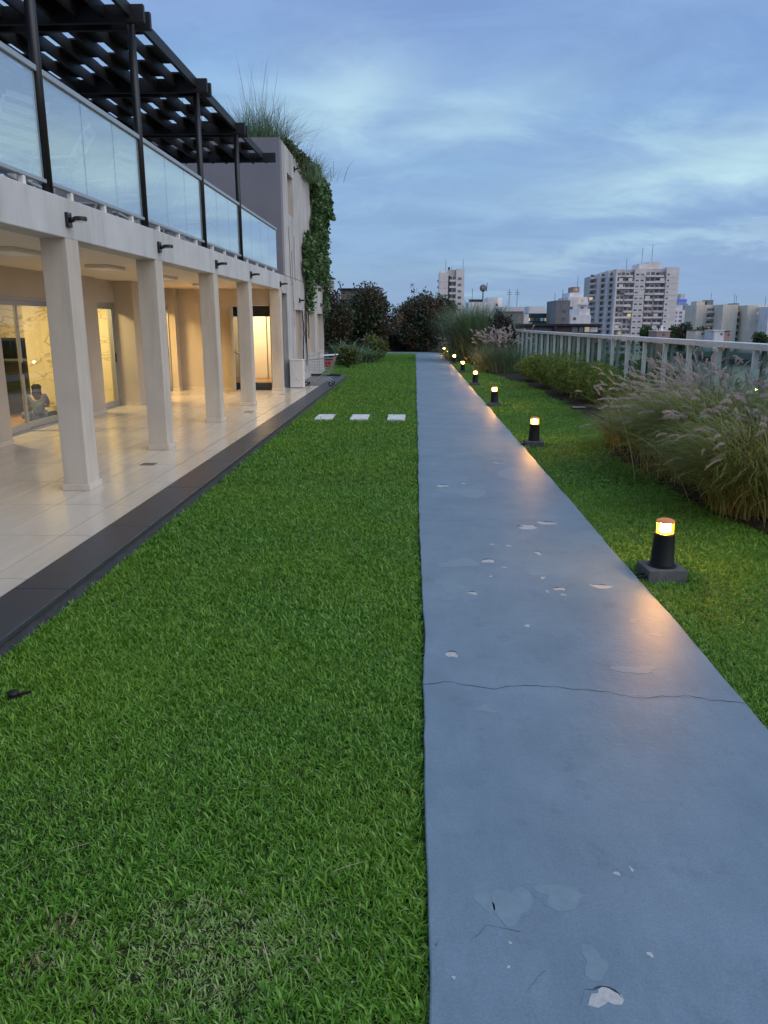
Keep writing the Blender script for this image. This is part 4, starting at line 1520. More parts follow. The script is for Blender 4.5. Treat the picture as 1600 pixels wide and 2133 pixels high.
def lawn_grass():
    src = bpy.data.collections.new('grass_sources')
    rs = np.random.default_rng(2)
    for k in range(15):
        n = 14
        dry = k in (10, 11)
        pale = k > 11
        base = np.zeros((n, 3))
        base[:, :2] = rs.normal(0, 0.013, (n, 2))
        az = rs.uniform(0, 2 * math.pi, n)
        ln = rs.uniform(0.024, 0.050, n) * (0.8 if dry else 0.72 if pale else 1)
        wd = rs.uniform(0.0042, 0.0082, n)
        v, f, p, per = ribbons(base, az, ln, wd, rs.uniform(0.15, 1.05, n), rs.uniform(0.8, 1.8, n), 3, 0.7, 0.5, 0.3)
        rnd = np.clip(rs.normal(0.42, 0.27, n), 0, 0.92)
        if pale:
            rnd = rs.uniform(0.84, 0.93, n)
        rnd[rs.random(n) < (0.5 if dry else 0.06 if pale else 0.003)] = 0.97
        me = np_mesh('grass_tuft', v, f, np.repeat(rnd, per))
        me.materials.append(M['lawn_blade'])
        o = bpy.data.objects.new('grass_tuft_%02d' % k, me)
        src.objects.link(o)
    P, SC, ID = [], [], []
    bands = [(1.0, 4.2, 2500, 0.90), (4.2, 8, 1400, 1.0), (8, 16, 600, 1.25), (16, 28, 260, 1.5), (28, 43.5, 150, 1.9)]
    for y0, y1, den, sc in bands:
        for side in (0, 1):
            xa, xb = (-3.3, 0.045) if side == 0 else (1.508, 4.2)
            st = 1 / math.sqrt(den)
            gx, gy = np.meshgrid(np.arange(xa, xb, st), np.arange(y0, y1, st))
            n = gx.size
            x = gx.ravel() + rs.uniform(0, st, n)
            y = gy.ravel() + rs.uniform(0, st, n)
            if side == 0:
                keep = (x > -2.115) | (y > 24.1)
                keep &= x < 0.052 - 0.0012 * np.maximum(0, y - 4) + rs.uniform(-0.014, 0.002, n)
            else:
                e = bed_edge(y) + 0.06 * np.sin(y * 2.3) + rs.normal(0, 0.07, n)
                keep = x < e
            for sx in (-1.62, -0.99, -0.33):
                keep &= ~((abs(x - sx) < 0.138) & (abs(y - 13.86) < 0.345))
            for bx, by in ((1.70, 5.09), (1.68, 10.82), (1.645, 16.1), (1.655, 21.5), (1.63, 26.9), (1.60, 32.3)):
                keep &= ~((abs(x - bx) < 0.15) & (abs(y - by) < 0.14))
            # thin, trampled spot near the camera
            dx, dy = (x + 0.56) / 0.30, (y - 1.78) / 0.20
            bare = np.exp(-(dx * dx + dy * dy)) * (0.6 + 0.8 * fbm2(x * 9, y * 9, 31))
            keep &= rs.random(n) > bare * 0.04
            x, y, bare = x[keep], y[keep], bare[keep]
            h = 0.78 + 0.5 * fbm2(x * 2.2, y * 2.2, 8)
            s = sc * h * np.clip(rs.lognormal(-0.08, 0.17, len(x)), 0.6, 1.4) * (1 - 0.15 * np.clip(bare, 0, 1))
            if side == 1:
                s *= 0.85
            idx = rs.integers(0, 10, len(x))
            dryp = np.clip(bare * 0.10, 0, 0.8) + 0.003
            for cx, cy, rr in ((-1.00, 1.83, 0.055), (-1.02, 1.68, 0.05)):
                dryp = np.maximum(dryp, 0.95 * (np.hypot(x - cx, y - cy) < rr))
            idx = np.where(rs.random(len(x)) < dryp, rs.integers(10, 12, len(x)), idx)
            idx = np.where((idx < 10) & (rs.random(len(x)) < np.clip(bare * 1.2, 0.02, 0.9)), rs.integers(12, 15, len(x)), idx)
            z = np.zeros(len(x)) - 0.004
            P.append(np.stack([x, y, z], 1))
            SC.append(s)
            ID.append(idx)
    P, SC, ID = np.concatenate(P), np.concatenate(SC), np.concatenate(ID)
    me = bpy.data.meshes.new('lawn_grass')
    me.vertices.add(len(P))
    me.vertices.foreach_set('co', np.ascontiguousarray(P, np.float32).ravel())
    a = me.attributes.new('tuft_scale', 'FLOAT', 'POINT')
    a.data.foreach_set('value', SC.astype(np.float32))
    a = me.attributes.new('tuft_id', 'INT', 'POINT')
    a.data.foreach_set('value', ID.astype(np.int32))
    rot = np.zeros((len(P), 3), np.float32)
    rot[:, 2] = rs.uniform(0, 2 * math.pi, len(P))
    rot[:, :2] = rs.normal(0, 0.16, (len(P), 2))
    a = me.attributes.new('tuft_rot', 'FLOAT_VECTOR', 'POINT')
    a.data.foreach_set('vector', rot.ravel())
    me.update()
    o = link('lawn_grass', me)
    tag(o, 'short broad-bladed green lawn grass on both sides of the path', 'grass', kind='stuff')
    ng = bpy.data.node_groups.new('scatter_grass', 'GeometryNodeTree')
    ng.interface.new_socket('Geometry', in_out='INPUT', socket_type='NodeSocketGeometry')
    ng.interface.new_socket('Geometry', in_out='OUTPUT', socket_type='NodeSocketGeometry')
    N, L = ng.nodes, ng.links
    gi, go = N.new('NodeGroupInput'), N.new('NodeGroupOutput')
    ci = N.new('GeometryNodeCollectionInfo')
    ci.inputs['Collection'].default_value = src
    ci.inputs['Separate Children'].default_value = True
    ci.inputs['Reset Children'].default_value = True
    ip = N.new('GeometryNodeInstanceOnPoints')
    ip.inputs['Pick Instance'].default_value = True

    def attr(name, typ):
        n = N.new('GeometryNodeInputNamedAttribute')
        n.data_type = typ
        n.inputs['Name'].default_value = name
        return n.outputs['Attribute']
    er = N.new('FunctionNodeEulerToRotation')
    L.new(attr('tuft_rot', 'FLOAT_VECTOR'), er.inputs[0])
    L.new(gi.outputs[0], ip.inputs['Points'])
    L.new(ci.outputs[0], ip.inputs['Instance'])
    L.new(attr('tuft_id', 'INT'), ip.inputs['Instance Index'])
    L.new(er.outputs[0], ip.inputs['Rotation'])
    L.new(attr('tuft_scale', 'FLOAT'), ip.inputs['Scale'])
    L.new(ip.outputs[0], go.inputs[0])
    md = o.modifiers.new('scatter', 'NODES')
    md.node_group = ng
    # loose straws and long dry blades lying on the turf
    rs = np.random.default_rng(9)
    k = 90
    x = np.where(rs.random(k) < 0.6, rs.uniform(-1.9, 0, k), rs.uniform(1.6, 2.7, k))
    y = 1.5 + 12 * rs.random(k) ** 2
    base = np.stack([x, y, np.full(k, 0.045)], 1)
    v, f, p, per = ribbons(base, rs.uniform(0, 6.28, k), rs.uniform(0.05, 0.16, k), np.full(k, 0.0035), rs.uniform(1.25, 1.5, k), rs.uniform(1.4, 1.8, k), 4, 0.5, 0.6)
    k2 = 46
    b2 = np.stack([rs.uniform(2.5, 3.0, k2), rs.uniform(6.4, 10.0, k2), np.full(k2, 0.05)], 1)
    v2, f2, _, _ = ribbons(b2, rs.uniform(0, 6.28, k2), rs.uniform(0.15, 0.5, k2), np.full(k2, 0.005), rs.uniform(1.35, 1.55, k2), rs.uniform(1.5, 1.7, k2), 4, 0.4, 0.6)
    f = np.concatenate([f, f2 + len(v)])
    v = np.concatenate([v, v2])
    s = link('straw_litter', np_mesh('straw_litter', v, f), 'dry_straw')
    tag(s, 'pale dry straws lying loose on the lawn', 'straw', kind='stuff')


lawn_grass()

# ------------------------------------------------------------------ ornamental grasses
leaf_mat('fountain_blade', [(0.0, (0.15, 0.19, 0.045)), (0.5, (0.30, 0.345, 0.10)), (0.85, (0.45, 0.47, 0.19)), (1.0, (0.54, 0.46, 0.24))], 0.5, 0.3, 0.42)
leaf_mat('brown_stem', [(0.0, (0.11, 0.055, 0.020)), (0.6, (0.20, 0.11, 0.045)), (1.0, (0.32, 0.20, 0.09))], 0.7, 0.2, 0.15)
leaf_mat('pampas_blade', [(0.0, (0.09, 0.15, 0.075)), (0.5, (0.17, 0.25, 0.13)), (1.0, (0.29, 0.36, 0.21))], 0.5, 0.35, 0.25)
leaf_mat('plume', [(0.0, (0.42, 0.34, 0.325)), (0.5, (0.60, 0.51, 0.475)), (1.0, (0.78, 0.69, 0.62))], 0.9, 0.1, 0.35)
leaf_mat('stalk', [(0.0, (0.16, 0.13, 0.10)), (1.0, (0.24, 0.20, 0.16))], 0.8, 0.1, 0.2)


def plume_mesh(tip, d, ln, rad, nb, rs, droop=0.5):
    """bottle-brush seed heads: tip (N,3), direction (N,3)"""
    n = len(tip)
    t = np.linspace(0, 1, 7)
    dv = d[:, None, :] * (ln[:, None] * t[None, :])[:, :, None]
    dv[:, :, 2] -= droop * ln[:, None] * t[None, :] ** 2
    ax = tip[:, None, :] + dv                                        # n,7,3
    tt = rs.random((n, nb))
    i0 = np.minimum((tt * 6).astype(int), 5)
    fr = tt * 6 - i0
    A = ax[np.arange(n)[:, None], i0]
    Bp = ax[np.arange(n)[:, None], i0 + 1]
    pos = A + (Bp - A) * fr[:, :, None]
    dd = Bp - A
    dd /= (np.linalg.norm(dd, axis=2)[:, :, None] + 1e-9)
    rdv = rs.standard_normal((n, nb, 3))
    rdv -= dd * np.sum(rdv * dd, 2)[:, :, None]
    rdv /= (np.linalg.norm(rdv, axis=2)[:, :, None] + 1e-9)
    prof = np.sin(np.clip(tt, 0.02, 1) ** 0.7 * math.pi) ** 0.6
    L = rad * (0.5 + prof)
    dirb = rdv * 0.85 + dd * 0.8
    tipb = pos + dirb * L[:, :, None]
    w = np.cross(rdv, dd) * (rad * 0.20)
    v = np.stack([pos - w, pos + w, tipb + w * 0.25, tipb - w * 0.25], 2).reshape(-1, 3)
    f = np.arange(len(v)).reshape(-1, 4)
    rnd = np.repeat(np.clip(rs.normal(0.5, 0.25, n * nb), 0, 1), 4)
    return v, f, rnd


def grass_clump(name, label, cx, cy, H, nb, npl, seed, bm='fountain_blade', spread=0.16, droop=(1.3, 2.3), width=0.006, plume=(0.13, 0.017, 70), bias=0.0,
                brown=0, stalk_h=1.05, plume_droop=0.5, plume_th=(0.3, 1.1), cat='ornamental grass', z0=0.03, group=None, lean0=(0.03, 0.6), bias_az=math.pi):
    rs = np.random.default_rng(seed)
    T = thing(name, (cx, cy, z0), label, cat, group)

    def azs(n):
        a = rs.uniform(0, 2 * math.pi, n)
        m = rs.random(n) < bias
        a[m] = bias_az + rs.normal(0, 0.7, m.sum())
        return a

    def bases(n, sp):
        q = rs.normal(0, sp, (n, 2))
        return np.stack([cx + q[:, 0], cy + q[:, 1], np.full(n, z0 - 0.03)], 1)
    ln = H * rs.uniform(0.55, 1.15, nb)
    v, f, p, per = ribbons(bases(nb, spread), azs(nb), ln, rs.uniform(0.6, 1.2, nb) * width, rs.uniform(*lean0, nb), rs.uniform(*droop, nb), 7, 0.8, 0.3, 0.2)
    link('blades', np_mesh('blades', v, f, np.repeat(np.clip(rs.normal(0.45, 0.25, nb), 0, 1), per)), bm, T)
    if brown:
        n = brown
        v, f, p, per = ribbons(bases(n, spread * 0.9), azs(n), H * rs.uniform(0.35, 0.75, n), np.full(n, width * 1.1), rs.uniform(0.0, 0.25, n), rs.uniform(0.1, 0.7, n), 5, 0.6, 0.3)
        link('old_stems', np_mesh('old_stems', v, f, np.repeat(rs.random(n), per)), 'brown_stem', T)
    if npl:
        ln = H * stalk_h * rs.uniform(0.75, 1.12, npl)
        v, f, p, per = ribbons(bases(npl, spread), azs(npl), ln, np.full(npl, max(0.003, width * 0.7)), rs.uniform(0.03, 0.5, npl), rs.uniform(*plume_th, npl), 7, 0.15, 0.3)
        link('stalks', np_mesh('stalks', v, f, np.repeat(rs.random(npl), per)), 'stalk', T)
        d = p[:, -1] - p[:, -2]
        d /= np.linalg.norm(d, axis=1)[:, None]
        v, f, r_ = plume_mesh(p[:, -1], d, plume[0] * rs.uniform(0.7, 1.25, npl), plume[1], plume[2], rs, plume_droop)
        link('seed_heads', np_mesh('seed_heads', v, f, r_), 'plume', T)
    return T


G1 = 'feathery fountain grasses in the planting bed'
grass_clump('fountain_grass', 'fountain grass with brown stems at the right edge, nearest clump', 3.12, 6.95, 1.20, 3800, 60, 1, brown=1100, bias=0.35, width=0.0095, plume=(0.155, 0.013, 130), stalk_h=0.92, plume_th=(0.7, 1.6), spread=0.15, group=G1)
grass_clump('fountain_grass', 'broad fountain grass with many pale plumes, behind the nearest lamp', 3.42, 8.55, 1.42, 7500, 230, 2, brown=500, bias=0.38, width=0.0095, plume=(0.165, 0.0135, 140), stalk_h=0.90, plume_th=(0.7, 1.7), plume_droop=0.3, spread=0.26, group=G1)
grass_clump('fountain_grass', 'tall fountain grass with upright pale plumes against the fence', 3.72, 10.1, 1.30, 5200, 250, 3, brown=300, bias=0.4, width=0.0095, plume=(0.165, 0.0135, 140), spread=0.34, stalk_h=0.93, plume_th=(0.3, 1.3), plume_droop=0.3, group=G1)
grass_clump('fountain_grass', 'low yellowish fountain grass tuft left of the broad clump', 2.98, 10.9, 0.72, 900, 16, 4, width=0.0095, bias=0.4, spread=0.12, group=G1)
grass_clump('fountain_grass', 'fountain grass at the right border beside the fence', 4.0, 7.8, 1.16, 3200, 120, 12, brown=300, bias=0.4, width=0.0095, plume=(0.165, 0.0135, 130), spread=0.25, stalk_h=0.92, plume_th=(0.5, 1.5), plume_droop=0.3, group=G1)
grass_clump('fountain_grass', 'silvery plumed fountain grass clump at the far end of the fence', 3.0, 27.2, 1.30, 2000, 150, 5, 'pampas_blade', spread=0.34, width=0.012, plume=(0.24, 0.030, 60),
            bias=0.2, plume_th=(0.15, 0.9), droop=(1.0, 2.0), group=G1)
grass_clump('fountain_grass', 'fine brownish fountain grass at the foot of the tall blue-green clump', 1.9, 37.0, 1.0, 1200, 50, 6, 'fountain_blade', spread=0.25, width=0.012, plume=(0.2, 0.03, 40), group=G1)
grass_clump('pampas_grass', 'tall blue-green pampas clump beyond the lamps', 2.65, 35.0, 2.75, 6000, 0, 7, 'pampas_blade', spread=0.40, width=0.02, droop=(0.6, 1.8), lean0=(0.02, 0.45))
grass_clump('pampas_grass', 'smaller blue-green grass clump right of the tall pampas', 3.25, 33.8, 1.9, 2600, 8, 8, 'pampas_blade', spread=0.3, width=0.014, droop=(0.7, 1.8), plume=(0.25, 0.03, 50))
grass_clump('strap_leaf_plant', 'green strap-leaved plant at the foot of the tower', -2.7, 31.5, 1.25, 500, 0, 9, 'pampas_blade', spread=0.2, width=0.03, droop=(1.0, 2.0), cat='plant')
grass_clump('strap_leaf_plant', 'arching strap-leaved plant in front of the left dark tree', -2.0, 33.2, 1.0, 350, 0, 10, 'pampas_blade', spread=0.16, width=0.03, droop=(1.2, 2.3), cat='plant')


# ------------------------------------------------------------------ shrubs and trees
leaf_mat('shrub_leaf', [(0.0, (0.065, 0.105, 0.018)), (0.5, (0.14, 0.205, 0.035)), (1.0, (0.25, 0.32, 0.065))], 0.55, 0.3, 0.25)
leaf_mat('dark_leaf', [(0.0, (0.018, 0.030, 0.017)), (0.6, (0.046, 0.070, 0.036)), (1.0, (0.10, 0.13, 0.07))], 0.4, 0.4, 0.15, patch=(0.9, (0.12, 0.055, 0.032), 0.75))
leaf_mat('red_leaf', [(0.0, (0.016, 0.012, 0.012)), (0.6, (0.040, 0.026, 0.024)), (1.0, (0.075, 0.045, 0.040))], 0.45, 0.4, 0.15)
leaf_mat('ivy_leaf', [(0.0, (0.032, 0.068, 0.024)), (0.55, (0.075, 0.155, 0.05)), (1.0, (0.15, 0.26, 0.09))], 0.4, 0.4, 0.15)
leaf_mat('bush_leaf', [(0.0, (0.045, 0.07, 0.018)), (0.6, (0.10, 0.14, 0.035)), (1.0, (0.18, 0.17, 0.055))], 0.5, 0.3, 0.2)
leaf_mat('trail_leaf', [(0.0, (0.028, 0.042, 0.014)), (0.6, (0.065, 0.085, 0.026)), (1.0, (0.12, 0.12, 0.045))], 0.5, 0.3, 0.2)
leaf_mat('town_leaf', [(0.0, (0.03, 0.055, 0.02)), (0.6, (0.06, 0.105, 0.035)), (1.0, (0.11, 0.16, 0.055))], 0.7, 0.2, 0.1)


def crown_points(c, rad, n, rs, lobes=14, shell=0.75, flat=0.35):
    """points in a lumpy crown made of overlapping lobes"""
    c, rad = np.array(c, float), np.array(rad, float)
    ctr, lr = [], []
    for k in range(lobes):
        d = rs.standard_normal(3)
        d /= np.linalg.norm(d)
        d[2] = d[2] * 0.9 + flat * 0.3
        q = d * rs.uniform(0.35, 0.78)
        ctr.append(c + q * rad)
        lr.append(rad * rs.uniform(0.28, 0.5))
    ctr, lr = np.array(ctr), np.array(lr)
    k = rs.integers(0, lobes, n)
    d = rs.standard_normal((n, 3))
    d /= np.linalg.norm(d, axis=1)[:, None]
    r = np.where(rs.random(n) < shell, rs.uniform(0.75, 1.12, n), rs.uniform(0.1, 0.8, n))
    p = ctr[k] + d * lr[k] * r[:, None]
    return p, d


def tree(name, label, base, c, rad, n, size, m, seed, aspect=0.5, lobes=14, trunk=True, cat='tree', group=None, sprigs=0, zmin=0.02, tr=0.06):
    rs = np.random.default_rng(seed)
    T = thing(name, base, label, cat, group)
    p, d = crown_points(c, rad, n, rs, lobes)
    p[:, 2] = np.maximum(p[:, 2], zmin + 0.15 * rs.random(n))
    if sprigs:
        q, e = [], []
        for k in range(sprigs):
            a = rs.uniform(0, 2 * math.pi)
            b = np.array([c[0] + rad[0] * 0.75 * math.cos(a) * rs.random(), c[1] + rad[1] * 0.5 * math.sin(a), c[2] + rad[2] * rs.uniform(0.45, 0.75)])
            g = np.array([rs.normal() * 0.4, rs.normal() * 0.4, 1.0])
            ln = rs.uniform(0.2, 0.42) * rad[2]
            t = rs.random(26)[:, None]
            q.append(b + g * ln * t + rs.normal(0, 0.05 * rad[2], (26, 3)) * (1.2 - t))
            e.append(np.repeat(g[None], 26, 0) * 0.5)
        p = np.concatenate([p] + q)
        d = np.concatenate([d] + e)
    v, f = leaves(p, np.full(len(p), size), aspect, 0.2, 0.3, d * 0.7)
    rnd = np.repeat(np.clip(0.25 + 0.5 * (p[:, 2] - c[2]) / rad[2] * 0.3 + rs.normal(0.2, 0.25, len(p)), 0, 1), 4)
    link('crown', np_mesh('crown', v, f, rnd), m, T)
    if trunk:
        mb = MB()
        b = np.array(base, float)
        for k in range(5):
            a = rs.uniform(0, 6.28)
            tip = np.array(c) + np.array([math.cos(a) * rad[0] * 0.5, math.sin(a) * rad[1] * 0.5, rad[2] * rs.uniform(0.0, 0.5)])
            mid = b + (tip - b) * 0.45 + np.array([rs.normal() * 0.06, rs.normal() * 0.06, 0.1]) * rad[2] * 0.5
            st = b + np.array([math.cos(a) * tr * 0.8, math.sin(a) * tr * 0.8, -0.02])
            mb.tube([st, (st + mid) / 2 + rs.normal(0, 0.02, 3), mid, tip], [tr, tr * 0.75, tr * 0.5, tr * 0.15], 7)
        mb.build('trunk', 'bark', T, smooth=True)
    return T


tree('dark_tree', 'large dark evergreen tree beside the far end of the lawn', (-2.2, 38.2, 0), (-2.4, 38.2, 1.70), (1.62, 1.4, 1.72), 26000, 0.12, 'dark_leaf', 21, sprigs=9, lobes=24, tr=0.07)
tree('dark_tree', 'dark reddish tree in the middle where the path bends', (0.6, 47.2, 0), (0.35, 47.2, 1.70), (1.95, 1.5, 1.80), 24000, 0.14, 'dark_leaf', 22, sprigs=9, lobes=24, tr=0.07)
tree('dark_tree', 'narrow dark tree against the far corner of the tower', (-3.9, 36.5, 0), (-3.95, 36.5, 1.75), (1.1, 1.0, 1.9), 14000, 0.12, 'dark_leaf', 23, sprigs=6, lobes=20, tr=0.06)
tree('dark_tree', 'dark low hedge tree closing the end of the path', (-1.4, 48.5, 0), (-0.6, 48.9, 0.85), (3.6, 0.9, 1.2), 16000, 0.14, 'dark_leaf', 24, lobes=30, tr=0.06)
tree('purple_shrub', 'dark purple-brown shrub between pampas and fence', (3.55, 32.2, 0), (3.45, 32.2, 1.25), (0.62, 0.7, 0.85), 5200, 0.08, 'red_leaf', 25, cat='shrub', sprigs=8, tr=0.03)
tree('purple_shrub', 'low dark shrub at the start of the fence', (4.0, 33.0, 0), (4.05, 33.2, 0.8), (0.5, 0.8, 0.7), 3000, 0.08, 'dark_leaf', 26, cat='shrub', tr=0.03)
G2 = 'low green shrubs along the fence'
k = 0
for x, y, rx, ry, rz, n, l in ((3.45, 22.8, 0.55, 0.9, 0.40, 4200, 'farthest of the fence row, beside the silvery grass'), (3.55, 20.6, 0.60, 1.0, 0.50, 5200, 'second from the far end of the fence row'),
                               (3.70, 18.3, 0.62, 1.1, 0.50, 6000, 'in the middle of the fence row'), (3.80, 16.5, 0.60, 0.9, 0.46, 5200, 'just beyond the flat metal tray'),
                               (3.70, 14.3, 0.52, 0.85, 0.46, 6000, 'nearest of the fence row, beside the plumed grasses')):
    tree('green_shrub', 'bushy green shrub, ' + l, (x, y, 0.03), (x, y, rz * 0.95), (rx, ry, rz), int(n * 2.2), 0.055, 'shrub_leaf', 40 + k, 0.34, 26, cat='shrub', group=G2, tr=0.016, zmin=0.12)
    k += 1
tree('flowering_bush', 'small leafy bush with orange tips at the tower corner', (-2.55, 29.6, 0), (-2.55, 29.6, 0.35), (0.45, 0.5, 0.42), 1600, 0.10, 'bush_leaf', 60, cat='shrub', tr=0.02)
tree('flowering_bush', 'low green bush under the left dark tree', (-1.75, 34.6, 0), (-1.85, 34.6, 0.5), (0.6, 0.6, 0.6), 2200, 0.12, 'bush_leaf', 61, cat='shrub', tr=0.02)


# ------------------------------------------------------------------ creeper and planting on the tower
def creeper():
    rs = np.random.default_rng(77)
    V = thing('climbing_vine', (FX, 25, 0.0), 'dense green creeper hanging down the far side of the tower wall', 'climbing plant')
    n = 30000
    y = rs.uniform(21.0, 27.6, n)
    z = rs.uniform(1.9, 6.0, n)
    # two hanging lobes with ragged lower edges
    left = 24.1 + 0.18 * np.sin(z * 4) + 0.12 * np.sin(z * 9 + 1)
    low1 = 2.75 + 0.45 * np.abs(np.sin(y * 2.1 + 0.4)) + 0.12 * np.sin(y * 9)
    m1 = (y > left) & (z > low1) & (y < 27.2 + 0.1 * np.sin(z * 6))
    c2 = 22.7 + 0.12 * np.sin(z * 3)
    w2 = np.interp(z, [1.9, 2.3, 2.8, 3.3, 3.9, 4.2], [0.05, 0.18, 0.55, 0.66, 0.35, 0.0])
    m2 = np.abs(y - c2) < w2 * (0.8 + 0.3 * np.sin(z * 11 + y * 7))
    c3 = 26.95 + 0.08 * np.sin(z * 5)
    m3 = (np.abs(y - c3) < 0.14) & (rs.random(n) < 0.6)
    keep = m1 | m2 | m3
    y, z = y[keep], z[keep]
    x = FX + 0.02 + np.abs(rs.normal(0, 0.07, len(y))) + 0.08 * np.clip((z - 4.6) / 1.2, 0, 1) * rs.random(len(y)) + 0.10 * fbm2(y * 3, z * 3, 4) * rs.random(len(y))
    p = np.stack([x, y, z], 1)
    # overhanging crest
    m = 9000
    yy = rs.uniform(24.4, 27.7, m)
    bul = 0.14 + 0.10 * np.clip((yy - 24.4) / 2.6, 0, 1)
    a = rs.uniform(0, 2 * math.pi, m)
    r_ = np.sqrt(rs.random(m))
    px = FX + 0.05 + bul * r_ * np.cos(a)
    pz = 5.72 + 0.42 * r_ * np.sin(a) + 0.16 * np.sin(yy * 3.1) - 0.10 * np.clip(yy - 26.3, 0, 2)
    crest = np.stack([px, yy, pz], 1)
    t = rs.random(260)
    spr = np.stack([FX + 0.15 + 0.20 * t, 27.0 + rs.normal(0, 0.2, 260), 5.30 - 0.22 * t + rs.normal(0, 0.07, 260)], 1)
    p = np.concatenate([p, crest, spr])
    out = np.tile(np.array([0.9, -0.2, -0.25]), (len(p), 1))
    v, f = leaves(p, np.full(len(p), 0.095), 0.8, 0.0, 0.3, out)
    link('foliage', np_mesh('foliage', v, f, np.repeat(np.clip(rs.normal(0.45, 0.25, len(p)), 0, 1), 4)), 'ivy_leaf', V)
    for y0, z0, z1, w in ((22.65, 2.5, 0.35, 0.10), (22.5, 2.2, 0.4, 0.16), (26.95, 2.7, 0.1, 0.08), (23.0, 2.3, 1.2, 0.06), (21.9, 2.0, 0.4, 0.12)):
        pts, zz, yy = [], z0, y0
        while zz > z1:
            pts.append((FX + 0.03, yy, zz))
            zz -= 0.12
            yy += rs.normal() * 0.05 + (w - 0.1) * 0.25
        MB().tube(pts, [0.016] * (len(pts) - 1) + [0.008], 6).build('stem', 'stem', V, smooth=True)
    # roof planting behind the parapet
    G3 = 'grasses planted on the tower roof'
    grass_clump('roof_grass', 'tall pampas with long bare stalks on the tower roof', -4.15, 21.6, 1.75, 2200, 0, 71, 'pampas_blade', spread=0.34, width=0.012, droop=(0.5, 2.2), lean0=(0.02, 0.5), z0=5.6, group=G3)
    st = thing('stalk_bundle', (-4.2, 21.6, 5.6), 'thin upright bare grass stalks rising above the tower roof', 'grass stalks')
    n = 22
    base = np.stack([-4.15 + rs.normal(0, 0.22, n), 21.6 + rs.normal(0, 0.2, n), np.full(n, 5.6)], 1)
    vx, fx, pp, per = ribbons(base, rs.choice([0.0, math.pi], n) + rs.normal(0, 0.4, n), rs.uniform(2.0, 2.9, n), np.full(n, 0.016), rs.uniform(0.0, 0.10, n), rs.uniform(0.08, 0.32, n), 6, 0.25)
    link('stalks', np_mesh('stalks', vx, fx, np.repeat(rs.random(n), per)), 'stalk', st)
    base = base[:5] + np.array([-1.5, -0.5, 0])
    vx, fx, pp, per = ribbons(base, rs.uniform(0, 6.28, 5), rs.uniform(1.6, 2.2, 5), np.full(5, 0.016), np.full(5, 0.03), np.full(5, 0.2), 6, 0.25)
    link('stray_stalks', np_mesh('stray_stalks', vx, fx, np.repeat(rs.random(5), per)), 'stalk', st)
    grass_clump('roof_grass', 'low brown-green grass along the near edge of the tower roof', -3.55, 22.9, 0.85, 1500, 0, 72, 'pampas_blade', spread=0.42, width=0.012, droop=(1.0, 2.3), z0=5.6, group=G3)
    grass_clump('roof_grass', 'dry grass tuft at the left end of the tower roof', -4.6, 20.3, 0.8, 900, 0, 74, 'pampas_blade', spread=0.4, width=0.012, droop=(0.9, 2.2), z0=5.6, group=G3)
    grass_clump('roof_grass', 'arching grass leaning out over the tower wall', -3.4, 24.2, 0.75, 600, 12, 73, 'pampas_blade', spread=0.35, width=0.012, droop=(1.1, 2.4), z0=5.65, bias=0.6, bias_az=0.2,
                plume=(0.25, 0.012, 26), plume_th=(0.8, 1.6), group=G3)
    tree('roof_shrub', 'brown-green shrub trailing over the tower parapet', (-3.5, 22.9, 5.6), (-3.34, 23.0, 5.92), (0.36, 2.6, 0.40), 8000, 0.085, 'trail_leaf', 75, cat='shrub', lobes=34, tr=0.02, zmin=5.5)


creeper()


# ------------------------------------------------------------------ neighbouring roof structures
def louvres():
    mat('louvre_tan', (0.36, 0.30, 0.23), 0.7, 0.2)
    t = thing('louvred_penthouse', (-4.3, 54, 0), 'tan louvred rooftop box with dark roof behind the dark trees', 'roof structure')
    box('core', 'dark_furniture', t, -4.95, -3.75, 52.4, 55, 0.0, 3.75)
    box('roof', 'black_wood', t, -5.1, -3.6, 52.0, 55.2, 3.75, 3.85)
    for k in range(5):
        box('slat', 'louvre_tan', t, -5.0, -3.7, 52.2, 52.3, 3.16 + k * 0.12, 3.23 + k * 0.12)
    t = thing('slatted_screen', (-6.6, 58, 0), 'pale slatted screen just showing past the tower', 'screen')
    box('core', 'dark_furniture', t, -8.0, -5.95, 57.4, 58, 0.0, 4.6)
    for k in range(7):
        box('slat', 'white_paint', t, -8.1, -5.9, 57.2, 57.3, 3.7 + k * 0.14, 3.78 + k * 0.14)
    box('roof', 'black_wood', t, -8.2, -5.85, 57.0, 58.1, 4.7, 4.78)


louvres()

# ------------------------------------------------------------------ the town beyond
mat('town_concrete', (0.62, 0.555, 0.52), 0.9, 0.2, var=(0.25, 0.18), streak=(0.5, 0.05, 0.22))
mat('town_slab', (0.75, 0.67, 0.63), 0.9, 0.2, var=(0.3, 0.15))
mat('town_grey', (0.22, 0.215, 0.215), 0.9, 0.2, var=(0.3, 0.2), streak=(0.6, 0.08, 0.2))
mat('town_white', (0.80, 0.75, 0.74), 0.9, 0.2, var=(0.3, 0.15), streak=(0.6, 0.08, 0.2))
mat('town_beige', (0.74, 0.64, 0.52), 0.9, 0.2, var=(0.3, 0.12), streak=(0.5, 0.06, 0.15))
mat('town_brown', (0.12, 0.085, 0.07), 0.9, 0.2, var=(0.3, 0.3))
mat('town_dark', (0.045, 0.045, 0.05), 0.8, 0.2, var=(0.3, 0.3))
mat('town_green', (0.05, 0.085, 0.075), 0.8, 0.2, var=(0.4, 0.3))
mat('town_pink', (0.42, 0.27, 0.23), 0.9, 0.2, var=(0.4, 0.15))
mat('town_blue', (0.30, 0.38, 0.52), 0.4, 0.4, var=(0.1, 0.1))
mat('win_dark', (0.12, 0.12, 0.13), 0.25, 0.5)  # lightened to stand in for haze and sky reflection on far panes
mat('win_mid', (0.20, 0.20, 0.21), 0.35, 0.5)
